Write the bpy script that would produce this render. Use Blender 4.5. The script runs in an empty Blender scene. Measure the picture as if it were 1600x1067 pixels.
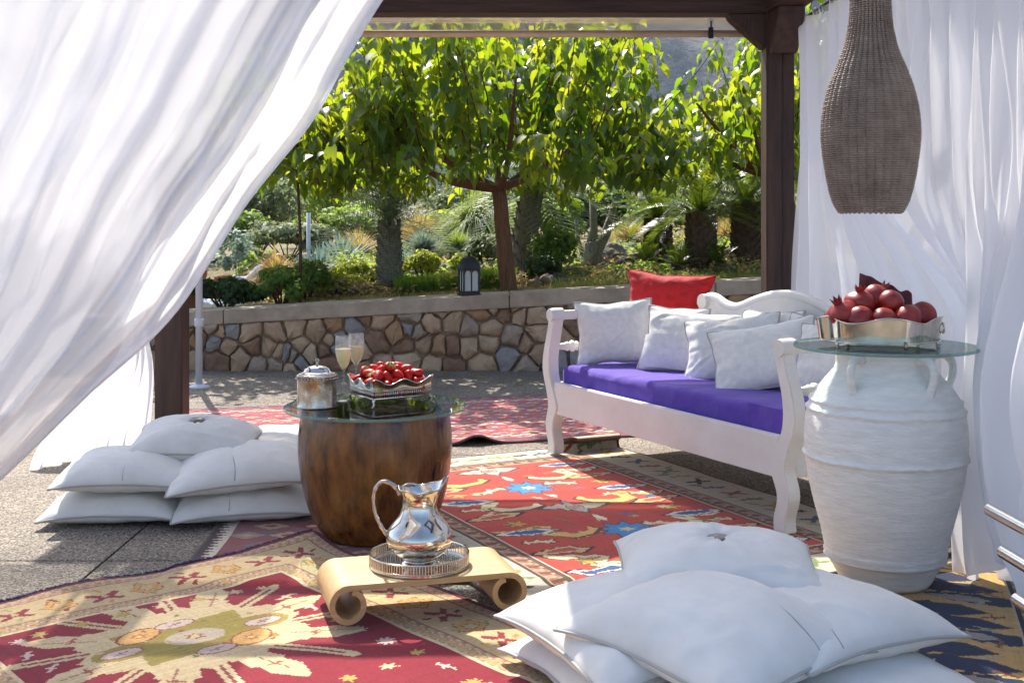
import bpy, bmesh, math, random
import numpy as np
from mathutils import Vector, Matrix, noise as mnoise
rnd = random.Random(7)
C = bpy.context.scene.collection
SC = bpy.context.scene
# ------------------------------------------------------------------ camera
CAM_H, F = 1.17, 1900.0          # eye height in metres, focal length in photo pixels (1600 wide)
cam_d = bpy.data.cameras.new('camera'); cam = bpy.data.objects.new('camera', cam_d); C.objects.link(cam)
cam.location = (0, 0, CAM_H); cam.rotation_euler = (math.radians(90), 0, 0)
cam_d.sensor_width = 36; cam_d.lens = F / 1600 * 36; cam_d.shift_y = -(533.5 - 340) / 1600
cam_d.clip_start = 0.05; cam_d.clip_end = 5000
SC.camera = cam
# ------------------------------------------------------------------ sky, sun, exposure
SUN_EL, SUN_AZ = math.radians(49), math.radians(-19)      # azimuth from +Y towards +X
w = bpy.data.worlds.new('World'); SC.world = w; w.use_nodes = True
nt = w.node_tree; bg = nt.nodes['Background']
sky = nt.nodes.new('ShaderNodeTexSky'); sky.sky_type = 'NISHITA'; sky.sun_disc = False
sky.sun_elevation = SUN_EL; sky.sun_rotation = SUN_AZ; sky.air_density = 0.85; sky.dust_density = 2.5
nt.links.new(sky.outputs[0], bg.inputs[0]); bg.inputs[1].default_value = 0.15
sd = bpy.data.lights.new('sun', 'SUN'); sun = bpy.data.objects.new('sun', sd); C.objects.link(sun)
sd.energy = 4.4; sd.angle = math.radians(0.5); sd.color = (1, 0.95, 0.87)
sv = Vector((math.sin(SUN_AZ) * math.cos(SUN_EL), math.cos(SUN_AZ) * math.cos(SUN_EL), math.sin(SUN_EL)))
sun.rotation_euler = sv.to_track_quat('Z', 'Y').to_euler(); sun.location = sv * 30
SC.view_settings.view_transform = 'Standard'; SC.view_settings.look = 'None'
SC.view_settings.exposure = 1.1; SC.view_settings.gamma = 1.0
SC.render.engine = 'CYCLES'
SC.cycles.max_bounces = 10; SC.cycles.transparent_max_bounces = 24; SC.cycles.diffuse_bounces = 4
SC.cycles.caustics_reflective = False; SC.cycles.caustics_refractive = False

def gp(px, py, z=0.0):           # photo pixel lying at height z -> world x, y
    d = F * (CAM_H - z) / (py - 340.0)
    return ((px - 800.0) / F * d, d)
def lin(h):
    if isinstance(h, str):
        h = tuple(int(h[i:i + 2], 16) / 255 for i in (0, 2, 4))
    return tuple((c / 12.92 if c <= 0.04045 else ((c + 0.055) / 1.055) ** 2.4) for c in h)
def sstep(a, b, x):
    t = min(1, max(0, (x - a) / (b - a))); return t * t * (3 - 2 * t)
# ------------------------------------------------------------------ materials
MATS = {}
def mat(name, col, rough=0.7, col2=None, nscale=6.0, nmix=1.0, bump=0.0, bscale=60.0, metal=0.0, transl=None,
        transp=0.0, spec=0.5, stretch=(1, 1, 1), coord='Object', sheen=0.0, contrast=(0.35, 0.65), bdist=0.01, coat=0.0, bump2=None):
    m = bpy.data.materials.new(name); m.use_nodes = True; n = m.node_tree; N = n.nodes; L = n.links
    b = N['Principled BSDF']; out = N['Material Output']
    b.inputs['Roughness'].default_value = rough; b.inputs['Metallic'].default_value = metal
    b.inputs['Specular IOR Level'].default_value = spec
    if sheen: b.inputs['Sheen Weight'].default_value = sheen
    if coat: b.inputs['Coat Weight'].default_value = coat; b.inputs['Coat Roughness'].default_value = 0.15
    c1 = (*lin(col), 1); b.inputs['Base Color'].default_value = c1
    tc = N.new('ShaderNodeTexCoord'); mp = N.new('ShaderNodeMapping'); mp.inputs['Scale'].default_value = stretch
    if coord == 'World':
        g = N.new('ShaderNodeNewGeometry'); L.new(g.outputs['Position'], mp.inputs[0])
    else: L.new(tc.outputs[coord], mp.inputs[0])
    csock = None
    if col2:
        ns = N.new('ShaderNodeTexNoise'); ns.inputs['Scale'].default_value = nscale; ns.inputs['Detail'].default_value = 6
        ns.inputs['Roughness'].default_value = 0.65
        L.new(mp.outputs[0], ns.inputs['Vector'])
        r = N.new('ShaderNodeValToRGB'); r.color_ramp.elements[0].position = contrast[0]; r.color_ramp.elements[1].position = contrast[1]
        r.color_ramp.elements[0].color = c1; r.color_ramp.elements[1].color = (*lin(col2), 1)
        L.new(ns.outputs[0], r.inputs[0]); L.new(r.outputs[0], b.inputs['Base Color']); csock = r.outputs[0]
    if bump:
        nb = N.new('ShaderNodeTexNoise'); nb.inputs['Scale'].default_value = bscale; nb.inputs['Detail'].default_value = 8
        L.new(mp.outputs[0], nb.inputs['Vector'])
        bp = N.new('ShaderNodeBump'); bp.inputs['Strength'].default_value = bump; bp.inputs['Distance'].default_value = bdist
        L.new(nb.outputs[0], bp.inputs['Height']); L.new(bp.outputs[0], b.inputs['Normal'])
        if bump2:                       # broader creases under the fine weave
            n2 = N.new('ShaderNodeTexNoise'); n2.inputs['Scale'].default_value = bump2[0]; n2.inputs['Detail'].default_value = 3; n2.inputs['Distortion'].default_value = 0.25; n2.inputs['Roughness'].default_value = 0.4; L.new(mp.outputs[0], n2.inputs['Vector'])
            b2 = N.new('ShaderNodeBump'); b2.inputs['Strength'].default_value = bump2[1]; b2.inputs['Distance'].default_value = bump2[2]
            L.new(n2.outputs[0], b2.inputs['Height']); L.new(b2.outputs[0], bp.inputs['Normal'])
    last = b.outputs[0]
    if transl:
        t = N.new('ShaderNodeBsdfTranslucent'); t.inputs[0].default_value = (*lin(transl[0]), 1)
        mx = N.new('ShaderNodeMixShader'); mx.inputs[0].default_value = transl[1]
        L.new(last, mx.inputs[1]); L.new(t.outputs[0], mx.inputs[2]); last = mx.outputs[0]
        if len(transl) > 2:
            ns2 = N.new('ShaderNodeTexNoise'); ns2.inputs['Scale'].default_value = nscale; L.new(mp.outputs[0], ns2.inputs['Vector'])
            r2 = N.new('ShaderNodeValToRGB'); r2.color_ramp.elements[0].position = 0.35; r2.color_ramp.elements[1].position = 0.65
            r2.color_ramp.elements[0].color = (*lin(transl[0]), 1); r2.color_ramp.elements[1].color = (*lin(transl[2]), 1)
            L.new(ns2.outputs[0], r2.inputs[0]); L.new(r2.outputs[0], t.inputs[0])
    if transp:
        t = N.new('ShaderNodeBsdfTransparent'); mx = N.new('ShaderNodeMixShader'); mx.inputs[0].default_value = transp
        L.new(last, mx.inputs[1]); L.new(t.outputs[0], mx.inputs[2]); last = mx.outputs[0]
    if last != b.outputs[0]: L.new(last, out.inputs[0])
    MATS[name] = m; return m
def glass_mat(name, tint, ior=1.45, haze=0.0):
    m = bpy.data.materials.new(name); m.use_nodes = True; n = m.node_tree; N = n.nodes; L = n.links
    out = N['Material Output']; N.remove(N['Principled BSDF'])
    lw = N.new('ShaderNodeLayerWeight'); lw.inputs[0].default_value = 0.5
    pw = N.new('ShaderNodeMath'); pw.operation = 'POWER'; pw.inputs[1].default_value = 5; L.new(lw.outputs['Facing'], pw.inputs[0])
    fr = N.new('ShaderNodeMath'); fr.operation = 'MULTIPLY_ADD'; f0 = ((ior - 1) / (ior + 1)) ** 2; fr.inputs[1].default_value = 1 - f0; fr.inputs[2].default_value = f0; L.new(pw.outputs[0], fr.inputs[0])
    t = N.new('ShaderNodeBsdfTransparent'); t.inputs[0].default_value = (*tint, 1)
    g = N.new('ShaderNodeBsdfGlossy'); g.inputs['Roughness'].default_value = 0.01
    mx = N.new('ShaderNodeMixShader'); L.new(fr.outputs[0], mx.inputs[0]); L.new(t.outputs[0], mx.inputs[1]); L.new(g.outputs[0], mx.inputs[2])
    last = mx.outputs[0]
    if haze:
        d = N.new('ShaderNodeBsdfDiffuse'); d.inputs[0].default_value = (*tint, 1)
        m2 = N.new('ShaderNodeMixShader'); m2.inputs[0].default_value = haze; L.new(last, m2.inputs[1]); L.new(d.outputs[0], m2.inputs[2]); last = m2.outputs[0]
    L.new(last, out.inputs[0]); MATS[name] = m; return m
mat('white_paint', 'e2e0da', 0.4, 'd0cdc4', 3, stretch=(1, 1, 1), bump=0.12, bscale=30, contrast=(0.4, 0.8))
mat('cushion', 'dcdad4', 0.85, 'd0cdc6', 5, bump=0.4, bscale=700, sheen=0.1, bdist=0.002, bump2=(7, 0.3, 0.03))
mat('cushion_seam', 'a9a7a1', 0.85, bump=0.1)
mat('linen', 'e6e5e0', 0.9, 'dad8d0', 40, bump=0.45, bscale=500, sheen=0.1, bdist=0.002, bump2=(8, 0.4, 0.025))
mat('red_velvet', 'b80a14', 0.85, '98060f', 20, bump=0.3, bscale=500, sheen=0.1, bdist=0.002, bump2=(10, 0.6, 0.03))
mat('purple_cloth', '4f35a0', 0.9, '5a3fa4', 12, bump=0.5, bscale=420, sheen=0.1, bdist=0.003, bump2=(7, 0.6, 0.04))
mat('shell_button', '8d837c', 0.3, '4c4545', 60)
mat('sheer', 'f4f3f4', 0.9, transl=('f8f7f8', 0.5), transp=0.13, spec=0.1)
mat('shade_cloth', 'eeece6', 0.9, transl=('f0eee8', 0.5), transp=0.42, spec=0.1)
mat('sheer_dense', 'f2f1f2', 0.9, transl=('f6f5f6', 0.5), transp=0.06, spec=0.1)
mat('dark_wood', '2e1d17', 0.55, '4a3228', 4, stretch=(6, 6, 0.6), bump=0.35, bscale=12, bdist=0.01)
mat('dark_wood_x', '2e1d17', 0.55, '4a3228', 4, stretch=(0.6, 6, 6), bump=0.35, bscale=12, bdist=0.01)
mat('dark_wood_y', '2e1d17', 0.55, '4a3228', 4, stretch=(6, 0.6, 6), bump=0.35, bscale=12, bdist=0.01)
mat('shade_reed', '7a6040', 0.9, '55402a', 3, stretch=(40, 1, 1), bump=0.3, bscale=20)
mat('barrel_wood', '361a08', 0.25, '8a5824', 7, stretch=(2.6, 2.6, 0.9), bump=0.35, bscale=18, contrast=(0.33, 0.75), bdist=0.012, coat=0.25)
mat('pale_wood', 'b08d5c', 0.45, 'c2a070', 4, stretch=(1, 14, 14), bump=0.1, bscale=12)
mat('silver', 'dedad2', 0.1, 'c2b8a8', 14, metal=1.0, bump=0.03, bscale=14)
mat('silver_worn', 'cfcac2', 0.2, '968a7c', 22, metal=1.0, bump=0.25, bscale=45, bdist=0.004)
mat('steel', 'c6c8ca', 0.22, metal=1.0, bump=0.02, bscale=30)
mat('clay', 'e8e6e0', 0.9, 'dad7d0', 12, bump=0.5, bscale=40, stretch=(1, 1, 5), bdist=0.006)
mat('wicker', 'a4968a', 0.7, '7f7268', 14, contrast=(0.3, 0.7), bump=0.2, bscale=120, bdist=0.002)
mat('wicker_rib', '7a6a5c', 0.8, '5d5046', 30)
mat('strawberry', 'b40c0e', 0.34, 'c8241a', 30, spec=0.3, bump=0.5, bscale=330, bdist=0.003)
mat('calyx', '5f7d2a', 0.7, '8f9a50', 30)
mat('pomegranate', '6e0c18', 0.4, 'a83a2c', 18, contrast=(0.38, 0.72), bump=0.25, bscale=40, bdist=0.004, coord='World')
mat('maroon', '4a0814', 0.6, '5c0d1a', 20, bump=0.2)
mat('iron', '121216', 0.45, '1c1b20', 20, bump=0.2, bscale=60)
mat('pole_white', 'c9cdd2', 0.35)
mat('plastic_white', 'eeeeec', 0.4)
mat('mulberry_leaf', '28480f', 0.36, '42661c', 2.5, transl=('8cb41c', 0.46, 'd0d42e'), coord='World', spec=0.6)
mat('bark', '5c3d28', 0.9, '7a563a', 8, stretch=(6, 6, 1), bump=0.6, bscale=20, bdist=0.02)
mat('twig', '5e4430', 0.9, '46301f', 20)
mat('palm_bark', '979088', 0.95, '6e675f', 14, stretch=(4, 4, 1), bump=0.8, bscale=14, bdist=0.03)
mat('cycad_bark', '4a3a2c', 0.95, '6b5743', 20, bump=0.8, bscale=25, bdist=0.03)
mat('palm_leaf', '4f6045', 0.5, '71806a', 6, transl=('8c9a6a', 0.35))
mat('cycad_leaf', '22380f', 0.35, '35501a', 5, transl=('8aa02a', 0.35))
mat('bush_lime', '86992a', 0.6, 'a8b440', 7, transl=('d4da50', 0.45), coord='World')
mat('bush_green', '48682a', 0.6, '6c8838', 7, transl=('a4bc48', 0.45), coord='World')
mat('bush_dark', '273d18', 0.6, '3a5222', 7, transl=('5c7a2c', 0.4), coord='World')
mat('olive_leaf', '5b6847', 0.6, '77825c', 7, transl=('8f9a66', 0.4), coord='World')
mat('tuft_blue', '5f7a68', 0.6, '8a9f8c', 10, transl=('9cb098', 0.35))
mat('tuft_green', '5b762a', 0.6, '86984a', 10, transl=('a4b450', 0.4))
mat('tuft_gold', '8f7a42', 0.7, 'b39c5c', 10, transl=('c8b068', 0.4))
mat('lawn_grass', '4c6e16', 0.6, '6c8a24', 6, transl=('90ac30', 0.45), coord='World')
mat('agave', '5d7a72', 0.5, '7d968c', 8, transl=('88a090', 0.25))
mat('terracotta', '85583c', 0.9, '6c4630', 10, bump=0.3)
mat('rock', '77706a', 0.95, '4e4843', 5, bump=0.9, bscale=9, bdist=0.05)
mat('rock_warm', '8d7a68', 0.95, '62503f', 5, bump=0.9, bscale=9, bdist=0.05)
mat('joint', 'a08e76', 0.95, '7a6852', 9, bump=0.9, bscale=24, bdist=0.03)
STONES = [mat('stone_%d' % i, a, 0.92, b, 7, bump=0.75, bscale=16, bdist=0.02, coord='World', contrast=(0.3, 0.7)) for i, (a, b) in enumerate(
    [('c8ab8b', 'a88c70'), ('bb9e80', '967a5e'), ('ae9a86', '8e7c6a'), ('9f9994', '827d78'), ('b5926e', '957350'), ('9a7a60', '785a46'), ('c0a788', 'a2896c')])]
mat('coping', 'b5a48e', 0.9, '9c8b76', 6, bump=0.4, bscale=40, coord='World')
mat('skin', 'a86f50', 0.55, '98614a', 8)
mat('hair', '1e1512', 0.6, bump=0.4)
mat('floral', 'c9d4e4', 0.85, '4f74ac', 26, contrast=(0.47, 0.53))
mat('selvedge', '4a4262', 0.95, '332d44', 60, bump=0.5, bscale=200)
mat('rug_back', '6a5140', 0.95, '4e3a2c', 30)
glass_mat('glass_clear', (0.93, 0.975, 0.965))
glass_mat('glass_rim', (0.45, 0.68, 0.64), haze=0.25)
glass_mat('crystal', (0.985, 0.99, 0.99), 1.6, haze=0.07)
glass_mat('wine', (0.97, 0.95, 0.68), 1.15, haze=0.3)
glass_mat('lantern_pane', (0.8, 0.86, 0.84), 1.5, haze=0.45)
glass_mat('vinyl', (0.92, 0.88, 0.80), 1.5, haze=0.35)
mat('blind_cream', 'cdb698', 0.5, 'bca486', 6)
# exposed aggregate
def aggregate():
    m = bpy.data.materials.new('aggregate'); m.use_nodes = True; n = m.node_tree; N = n.nodes; L = n.links; b = N['Principled BSDF']
    g = N.new('ShaderNodeNewGeometry'); v = N.new('ShaderNodeTexVoronoi'); v.inputs['Scale'].default_value = 165
    L.new(g.outputs['Position'], v.inputs['Vector'])
    sp = N.new('ShaderNodeSeparateColor'); L.new(v.outputs['Color'], sp.inputs[0])
    r = N.new('ShaderNodeValToRGB'); e = r.color_ramp.elements
    e[0].position = 0.0; e[0].color = (*lin('3f3d3c'), 1); e[1].position = 1.0; e[1].color = (*lin('c2b9ab'), 1)
    for p, c in ((0.22, '6a655f'), (0.5, '8a8075'), (0.8, 'a89b89')):
        x = e.new(p); x.color = (*lin(c), 1)
    L.new(sp.outputs[0], r.inputs[0])
    ns = N.new('ShaderNodeTexNoise'); ns.inputs['Scale'].default_value = 1.3; ns.inputs['Detail'].default_value = 5; L.new(g.outputs['Position'], ns.inputs['Vector'])
    r2 = N.new('ShaderNodeValToRGB'); r2.color_ramp.elements[0].color = (0.55, 0.53, 0.5, 1); r2.color_ramp.elements[1].color = (1, 0.97, 0.92, 1)
    r2.color_ramp.elements[0].position = 0.3; r2.color_ramp.elements[1].position = 0.65
    L.new(ns.outputs[0], r2.inputs[0])
    mx = N.new('ShaderNodeMix'); mx.data_type = 'RGBA'; mx.blend_type = 'MULTIPLY'; mx.inputs[0].default_value = 1
    L.new(r.outputs[0], mx.inputs[6]); L.new(r2.outputs[0], mx.inputs[7]); L.new(mx.outputs[2], b.inputs['Base Color'])
    bp = N.new('ShaderNodeBump'); bp.inputs['Strength'].default_value = 0.9; bp.inputs['Distance'].default_value = 0.006; bp.invert = True
    L.new(v.outputs['Distance'], bp.inputs['Height']); L.new(bp.outputs[0], b.inputs['Normal']); b.inputs['Roughness'].default_value = 0.85
    MATS['aggregate'] = m
aggregate()
def soil():
    m = bpy.data.materials.new('soil'); m.use_nodes = True; n = m.node_tree; N = n.nodes; L = n.links; b = N['Principled BSDF']
    g = N.new('ShaderNodeNewGeometry')
    a = N.new('ShaderNodeTexNoise'); a.inputs['Scale'].default_value = 1.1; a.inputs['Detail'].default_value = 4; L.new(g.outputs['Position'], a.inputs['Vector'])
    r = N.new('ShaderNodeValToRGB'); e = r.color_ramp.elements
    e[0].position = 0.36; e[0].color = (*lin('767040'), 1); e[1].position = 0.66; e[1].color = (*lin('6e5440'), 1); x = e.new(0.5); x.color = (*lin('857850'), 1)
    L.new(a.outputs[0], r.inputs[0])
    f = N.new('ShaderNodeTexNoise'); f.inputs['Scale'].default_value = 26; f.inputs['Detail'].default_value = 6; L.new(g.outputs['Position'], f.inputs['Vector'])
    r2 = N.new('ShaderNodeValToRGB'); r2.color_ramp.elements[0].position = 0.3; r2.color_ramp.elements[1].position = 0.7
    r2.color_ramp.elements[0].color = (0.5, 0.5, 0.48, 1); r2.color_ramp.elements[1].color = (1, 1, 1, 1); L.new(f.outputs[0], r2.inputs[0])
    mx = N.new('ShaderNodeMix'); mx.data_type = 'RGBA'; mx.blend_type = 'MULTIPLY'; mx.inputs[0].default_value = 1
    L.new(r.outputs[0], mx.inputs[6]); L.new(r2.outputs[0], mx.inputs[7]); L.new(mx.outputs[2], b.inputs['Base Color'])
    bp = N.new('ShaderNodeBump'); bp.inputs['Strength'].default_value = 0.8; bp.inputs['Distance'].default_value = 0.04
    L.new(f.outputs[0], bp.inputs['Height']); L.new(bp.outputs[0], b.inputs['Normal']); b.inputs['Roughness'].default_value = 0.95
    MATS['soil'] = m
soil()
def cliff():
    m = bpy.data.materials.new('cliff'); m.use_nodes = True; n = m.node_tree; N = n.nodes; L = n.links; b = N['Principled BSDF']
    g = N.new('ShaderNodeNewGeometry'); mp = N.new('ShaderNodeMapping'); mp.inputs['Scale'].default_value = (1, 1, 0.6); L.new(g.outputs['Position'], mp.inputs[0])
    a = N.new('ShaderNodeTexNoise'); a.inputs['Scale'].default_value = 0.05; a.inputs['Detail'].default_value = 10; a.inputs['Roughness'].default_value = 0.72; L.new(mp.outputs[0], a.inputs['Vector'])
    r = N.new('ShaderNodeValToRGB'); e = r.color_ramp.elements
    e[0].position = 0.38; e[0].color = (*lin('363d40'), 1); e[1].position = 0.64; e[1].color = (*lin('8f877e'), 1); x = e.new(0.5); x.color = (*lin('54585a'), 1)
    L.new(a.outputs[0], r.inputs[0]); L.new(r.outputs[0], b.inputs['Base Color'])
    bp = N.new('ShaderNodeBump'); bp.inputs['Strength'].default_value = 1.0; bp.inputs['Distance'].default_value = 6
    L.new(a.outputs[0], bp.inputs['Height']); L.new(bp.outputs[0], b.inputs['Normal']); b.inputs['Roughness'].default_value = 1
    MATS['cliff'] = m
cliff()
def rug_mat():
    m = bpy.data.materials.new('rug'); m.use_nodes = True; n = m.node_tree; N = n.nodes; L = n.links; b = N['Principled BSDF']
    at = N.new('ShaderNodeAttribute'); at.attribute_name = 'weave'; L.new(at.outputs['Color'], b.inputs['Base Color'])
    b.inputs['Roughness'].default_value = 0.95; b.inputs['Sheen Weight'].default_value = 0.15; b.inputs['Specular IOR Level'].default_value = 0.15
    tc = N.new('ShaderNodeTexCoord'); ns = N.new('ShaderNodeTexNoise'); ns.inputs['Scale'].default_value = 350; ns.inputs['Detail'].default_value = 3
    L.new(tc.outputs['Object'], ns.inputs['Vector']); bp = N.new('ShaderNodeBump'); bp.inputs['Strength'].default_value = 0.5; bp.inputs['Distance'].default_value = 0.003
    L.new(ns.outputs[0], bp.inputs['Height']); L.new(bp.outputs[0], b.inputs['Normal']); MATS['rug'] = m
rug_mat()
# ------------------------------------------------------------------ mesh builder
class MB:
    def __init__(s): s.v = []; s.f = []; s.mi = []; s.cur = 0
    def add(s, vs, fs):
        o = len(s.v); s.v += [tuple(p) for p in vs]; s.f += [tuple(i + o for i in f) for f in fs]; s.mi += [s.cur] * len(fs); return s
    def box(s, a, b):
        x0, y0, z0 = a; x1, y1, z1 = b
        return s.add([(x0, y0, z0), (x1, y0, z0), (x1, y1, z0), (x0, y1, z0), (x0, y0, z1), (x1, y0, z1), (x1, y1, z1), (x0, y1, z1)],
                     [(3, 2, 1, 0), (4, 5, 6, 7), (0, 1, 5, 4), (1, 2, 6, 5), (2, 3, 7, 6), (3, 0, 4, 7)])
    def lathe(s, prof, n=48, c=(0, 0, 0), sx=1, sy=1, fn=None):
        vs = []; fs = []
        for r, z in prof:
            for k in range(n):
                a = 2 * math.pi * k / n; rr, zz = (fn(r, z, a) if fn else (r, z))
                vs.append((c[0] + rr * math.cos(a) * sx, c[1] + rr * math.sin(a) * sy, c[2] + zz))
        for i in range(len(prof) - 1):
            for k in range(n):
                k2 = (k + 1) % n; fs.append((i * n + k, i * n + k2, (i + 1) * n + k2, (i + 1) * n + k))
        if prof[0][0] > 1e-6: fs.append(tuple(range(n - 1, -1, -1)))
        if prof[-1][0] > 1e-6: fs.append(tuple((len(prof) - 1) * n + k for k in range(n)))
        return s.add(vs, fs)
    def shell(s, prof, n=48, c=(0, 0, 0), sx=1, sy=1, fn=None):   # open lathe, no caps
        o = len(s.f); s.lathe(prof, n, c, sx, sy, fn); k = len(s.f)
        drop = (1 if prof[0][0] > 1e-6 else 0) + (1 if prof[-1][0] > 1e-6 else 0)
        if drop: del s.f[k - drop:]; del s.mi[k - drop:]
        return s
    def tube(s, pts, rad, n=8, closed=False, cap=True):
        pts = [Vector(p) for p in pts]; m = len(pts); rads = rad if isinstance(rad, (list, tuple)) else [rad] * m
        vs = []; fs = []; up = None
        for i, p in enumerate(pts):
            a = pts[(i - 1) % m] if (closed or i > 0) else p; b = pts[(i + 1) % m] if (closed or i < m - 1) else p
            t = (b - a).normalized()
            if up is None: up = t.orthogonal().normalized()
            up = (up - t * up.dot(t)); up = up.normalized() if up.length > 1e-6 else t.orthogonal().normalized()
            w_ = t.cross(up)
            for k in range(n):
                an = 2 * math.pi * k / n; vs.append(p + (up * math.cos(an) + w_ * math.sin(an)) * rads[i])
        for i in range(m if closed else m - 1):
            j = (i + 1) % m
            for k in range(n):
                k2 = (k + 1) % n; fs.append((i * n + k, i * n + k2, j * n + k2, j * n + k))
        if cap and not closed: fs.append(tuple(range(n - 1, -1, -1))); fs.append(tuple((m - 1) * n + k for k in range(n)))
        return s.add(vs, fs)
    def prism(s, poly, a, b, axis='y'):         # poly of 2D points, extruded a..b along an axis
        n = len(poly)
        def P(q, h): return {'y': (q[0], h, q[1]), 'z': (q[0], q[1], h), 'x': (h, q[0], q[1])}[axis]
        vs = [P(q, a) for q in poly] + [P(q, b) for q in poly]
        fs = [tuple(range(n)), tuple(range(2 * n - 1, n - 1, -1))] + [(i, i + n, (i + 1) % n + n, (i + 1) % n) for i in range(n)]
        return s.add(vs, fs)
    def strip(s, left, right, a, b):            # thick ribbon between two 2D curves (x,z), extruded along y
        n = len(left); vs = []
        for l, r in zip(left, right): vs += [(l[0], a, l[1]), (r[0], a, r[1]), (r[0], b, r[1]), (l[0], b, l[1])]
        fs = [(0, 1, 2, 3), (4 * n - 1, 4 * n - 2, 4 * n - 3, 4 * n - 4)]
        for i in range(n - 1):
            o = 4 * i
            for k in range(4): fs.append((o + k, o + (k + 1) % 4 + 0, o + 4 + (k + 1) % 4, o + 4 + k)[::-1])
        return s.add(vs, fs)
    def grid(s, fn, nu, nv, wrap=False):
        vs = [fn(i / (nu - 1), j / (nv - 1)) for j in range(nv) for i in range(nu)]
        fs = [(j * nu + i, j * nu + i + 1, (j + 1) * nu + i + 1, (j + 1) * nu + i) for j in range(nv - 1) for i in range(nu - 1)]
        return s.add(vs, fs)
    def xf(s, M):
        s.v = [tuple(M @ Vector(p)) for p in s.v]; return s
    def build(s, name, m, parent=None, smooth=True, bevel=0.0, fixn=True, loc=None, autosmooth=None):
        me = bpy.data.meshes.new(name); me.from_pydata(s.v, [], s.f)
        mats = m if isinstance(m, (list, tuple)) else [m]
        for x in mats: me.materials.append(MATS[x] if isinstance(x, str) else x)
        if any(s.mi): me.polygons.foreach_set('material_index', s.mi)
        if fixn:
            bm = bmesh.new(); bm.from_mesh(me); bmesh.ops.recalc_face_normals(bm, faces=bm.faces)
            if bevel: bmesh.ops.bevel(bm, geom=list(bm.edges), offset=bevel, segments=2, affect='EDGES', clamp_overlap=True)
            bm.to_mesh(me); bm.free()
        if smooth:
            me.polygons.foreach_set('use_smooth', [True] * len(me.polygons))
            if autosmooth: me.set_sharp_from_angle(angle=math.radians(autosmooth))
        o = bpy.data.objects.new(name, me); C.objects.link(o)
        if parent: o.parent = parent
        if loc is not None: o.location = loc
        me.update(); return o
def tag(o, label=None, cat=None, group=None, kind=None):
    if label: o['label'] = label
    if cat: o['category'] = cat
    if group: o['group'] = group
    if kind: o['kind'] = kind
    return o
def thing(name, label, cat, loc=(0, 0, 0), rz=0.0, group=None):
    o = bpy.data.objects.new(name, None); C.objects.link(o); o.empty_display_size = 0.1
    o.location = loc; o.rotation_euler = (0, 0, rz); return tag(o, label, cat, group)
def dup(root, parent=None, label=None, loc=None, rot=None):
    r = root.copy(); C.objects.link(r)
    if parent: r.parent = parent
    for ch in root.children: dup(ch, r)
    if label: r['label'] = label
    if loc is not None: r.location = loc
    if rot is not None: r.rotation_euler = rot
    return r
def npmesh(name, V, Fq, m, parent=None, smooth=False):
    me = bpy.data.meshes.new(name); V = np.asarray(V, np.float32); Fq = np.asarray(Fq, np.int32); k = Fq.shape[1]
    me.vertices.add(len(V)); me.vertices.foreach_set('co', V.ravel()); me.loops.add(Fq.size); me.loops.foreach_set('vertex_index', Fq.ravel())
    me.polygons.add(len(Fq)); me.polygons.foreach_set('loop_start', np.arange(0, Fq.size, k, dtype=np.int32))
    me.materials.append(MATS[m]); me.update(calc_edges=True); me.validate()
    if smooth: me.polygons.foreach_set('use_smooth', [True] * len(Fq))
    o = bpy.data.objects.new(name, me); C.objects.link(o)
    if parent: o.parent = parent
    return o
def nz(x, y=0.0, z=0.0): return mnoise.noise(Vector((x, y, z)))
# ================================================================== setting
def wall_top(x): return 0.45 + (x + 2.45) * 0.0562
WY = 9.32
ground = MB().add([(-1500, -1500, -0.05), (1500, -1500, -0.05), (1500, 1500, -0.05), (-1500, 1500, -0.05)], [(0, 1, 2, 3)]).build('ground', 'aggregate', fixn=False)
tag(ground, kind='structure')
xs = [-6.0, -4.6, -3.0, -1.39, 0.25, 1.9, 3.5, 5.2]; ys = [-1.5, 0.4, 2.3, 4.15, 6.0, 7.7, WY + 0.1]
for i in range(len(xs) - 1):
    for j in range(len(ys) - 1):
        MB().box((xs[i] + 0.005, ys[j] + 0.005, -0.06), (xs[i + 1] - 0.005, ys[j + 1] - 0.005, 0.0)).build('slab', 'aggregate', ground, smooth=False)
def terr(x, y):
    b = wall_top(max(-4.5, min(5, x))) - 0.035
    z = b + 0.03 * max(0, y - 9.7) - 0.016 * max(0, y - 16) + 0.06 * nz(x * 0.5, y * 0.5) * min(1, max(0, y - 9.8)) + 0.02 * nz(x * 2.5, y * 2.5, 3) * min(1, max(0, y - 9.7))
    z += 0.0002 * max(0, y - 24) ** 2
    low = sstep(-1.9, -2.6, x) * sstep(10.1, 10.9, y) * sstep(16.0, 13.5, y)      # sunken pool terrace on the left
    return z * (1 - low) + low * 0.02
T = MB(); tx = np.concatenate([np.linspace(-60, -6.5, 20), np.linspace(-6, 6, 90), np.linspace(6.5, 60, 20)]); ty = np.concatenate([np.linspace(WY + 0.3, 17, 70), np.linspace(17.5, 90, 45)])
T.add([(x, y, terr(x, y)) for y in ty for x in tx], [(j * len(tx) + i, j * len(tx) + i + 1, (j + 1) * len(tx) + i + 1, (j + 1) * len(tx) + i) for j in range(len(ty) - 1) for i in range(len(tx) - 1)])
tag(T.build('garden_ground', 'soil', fixn=False), kind='structure')
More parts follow.
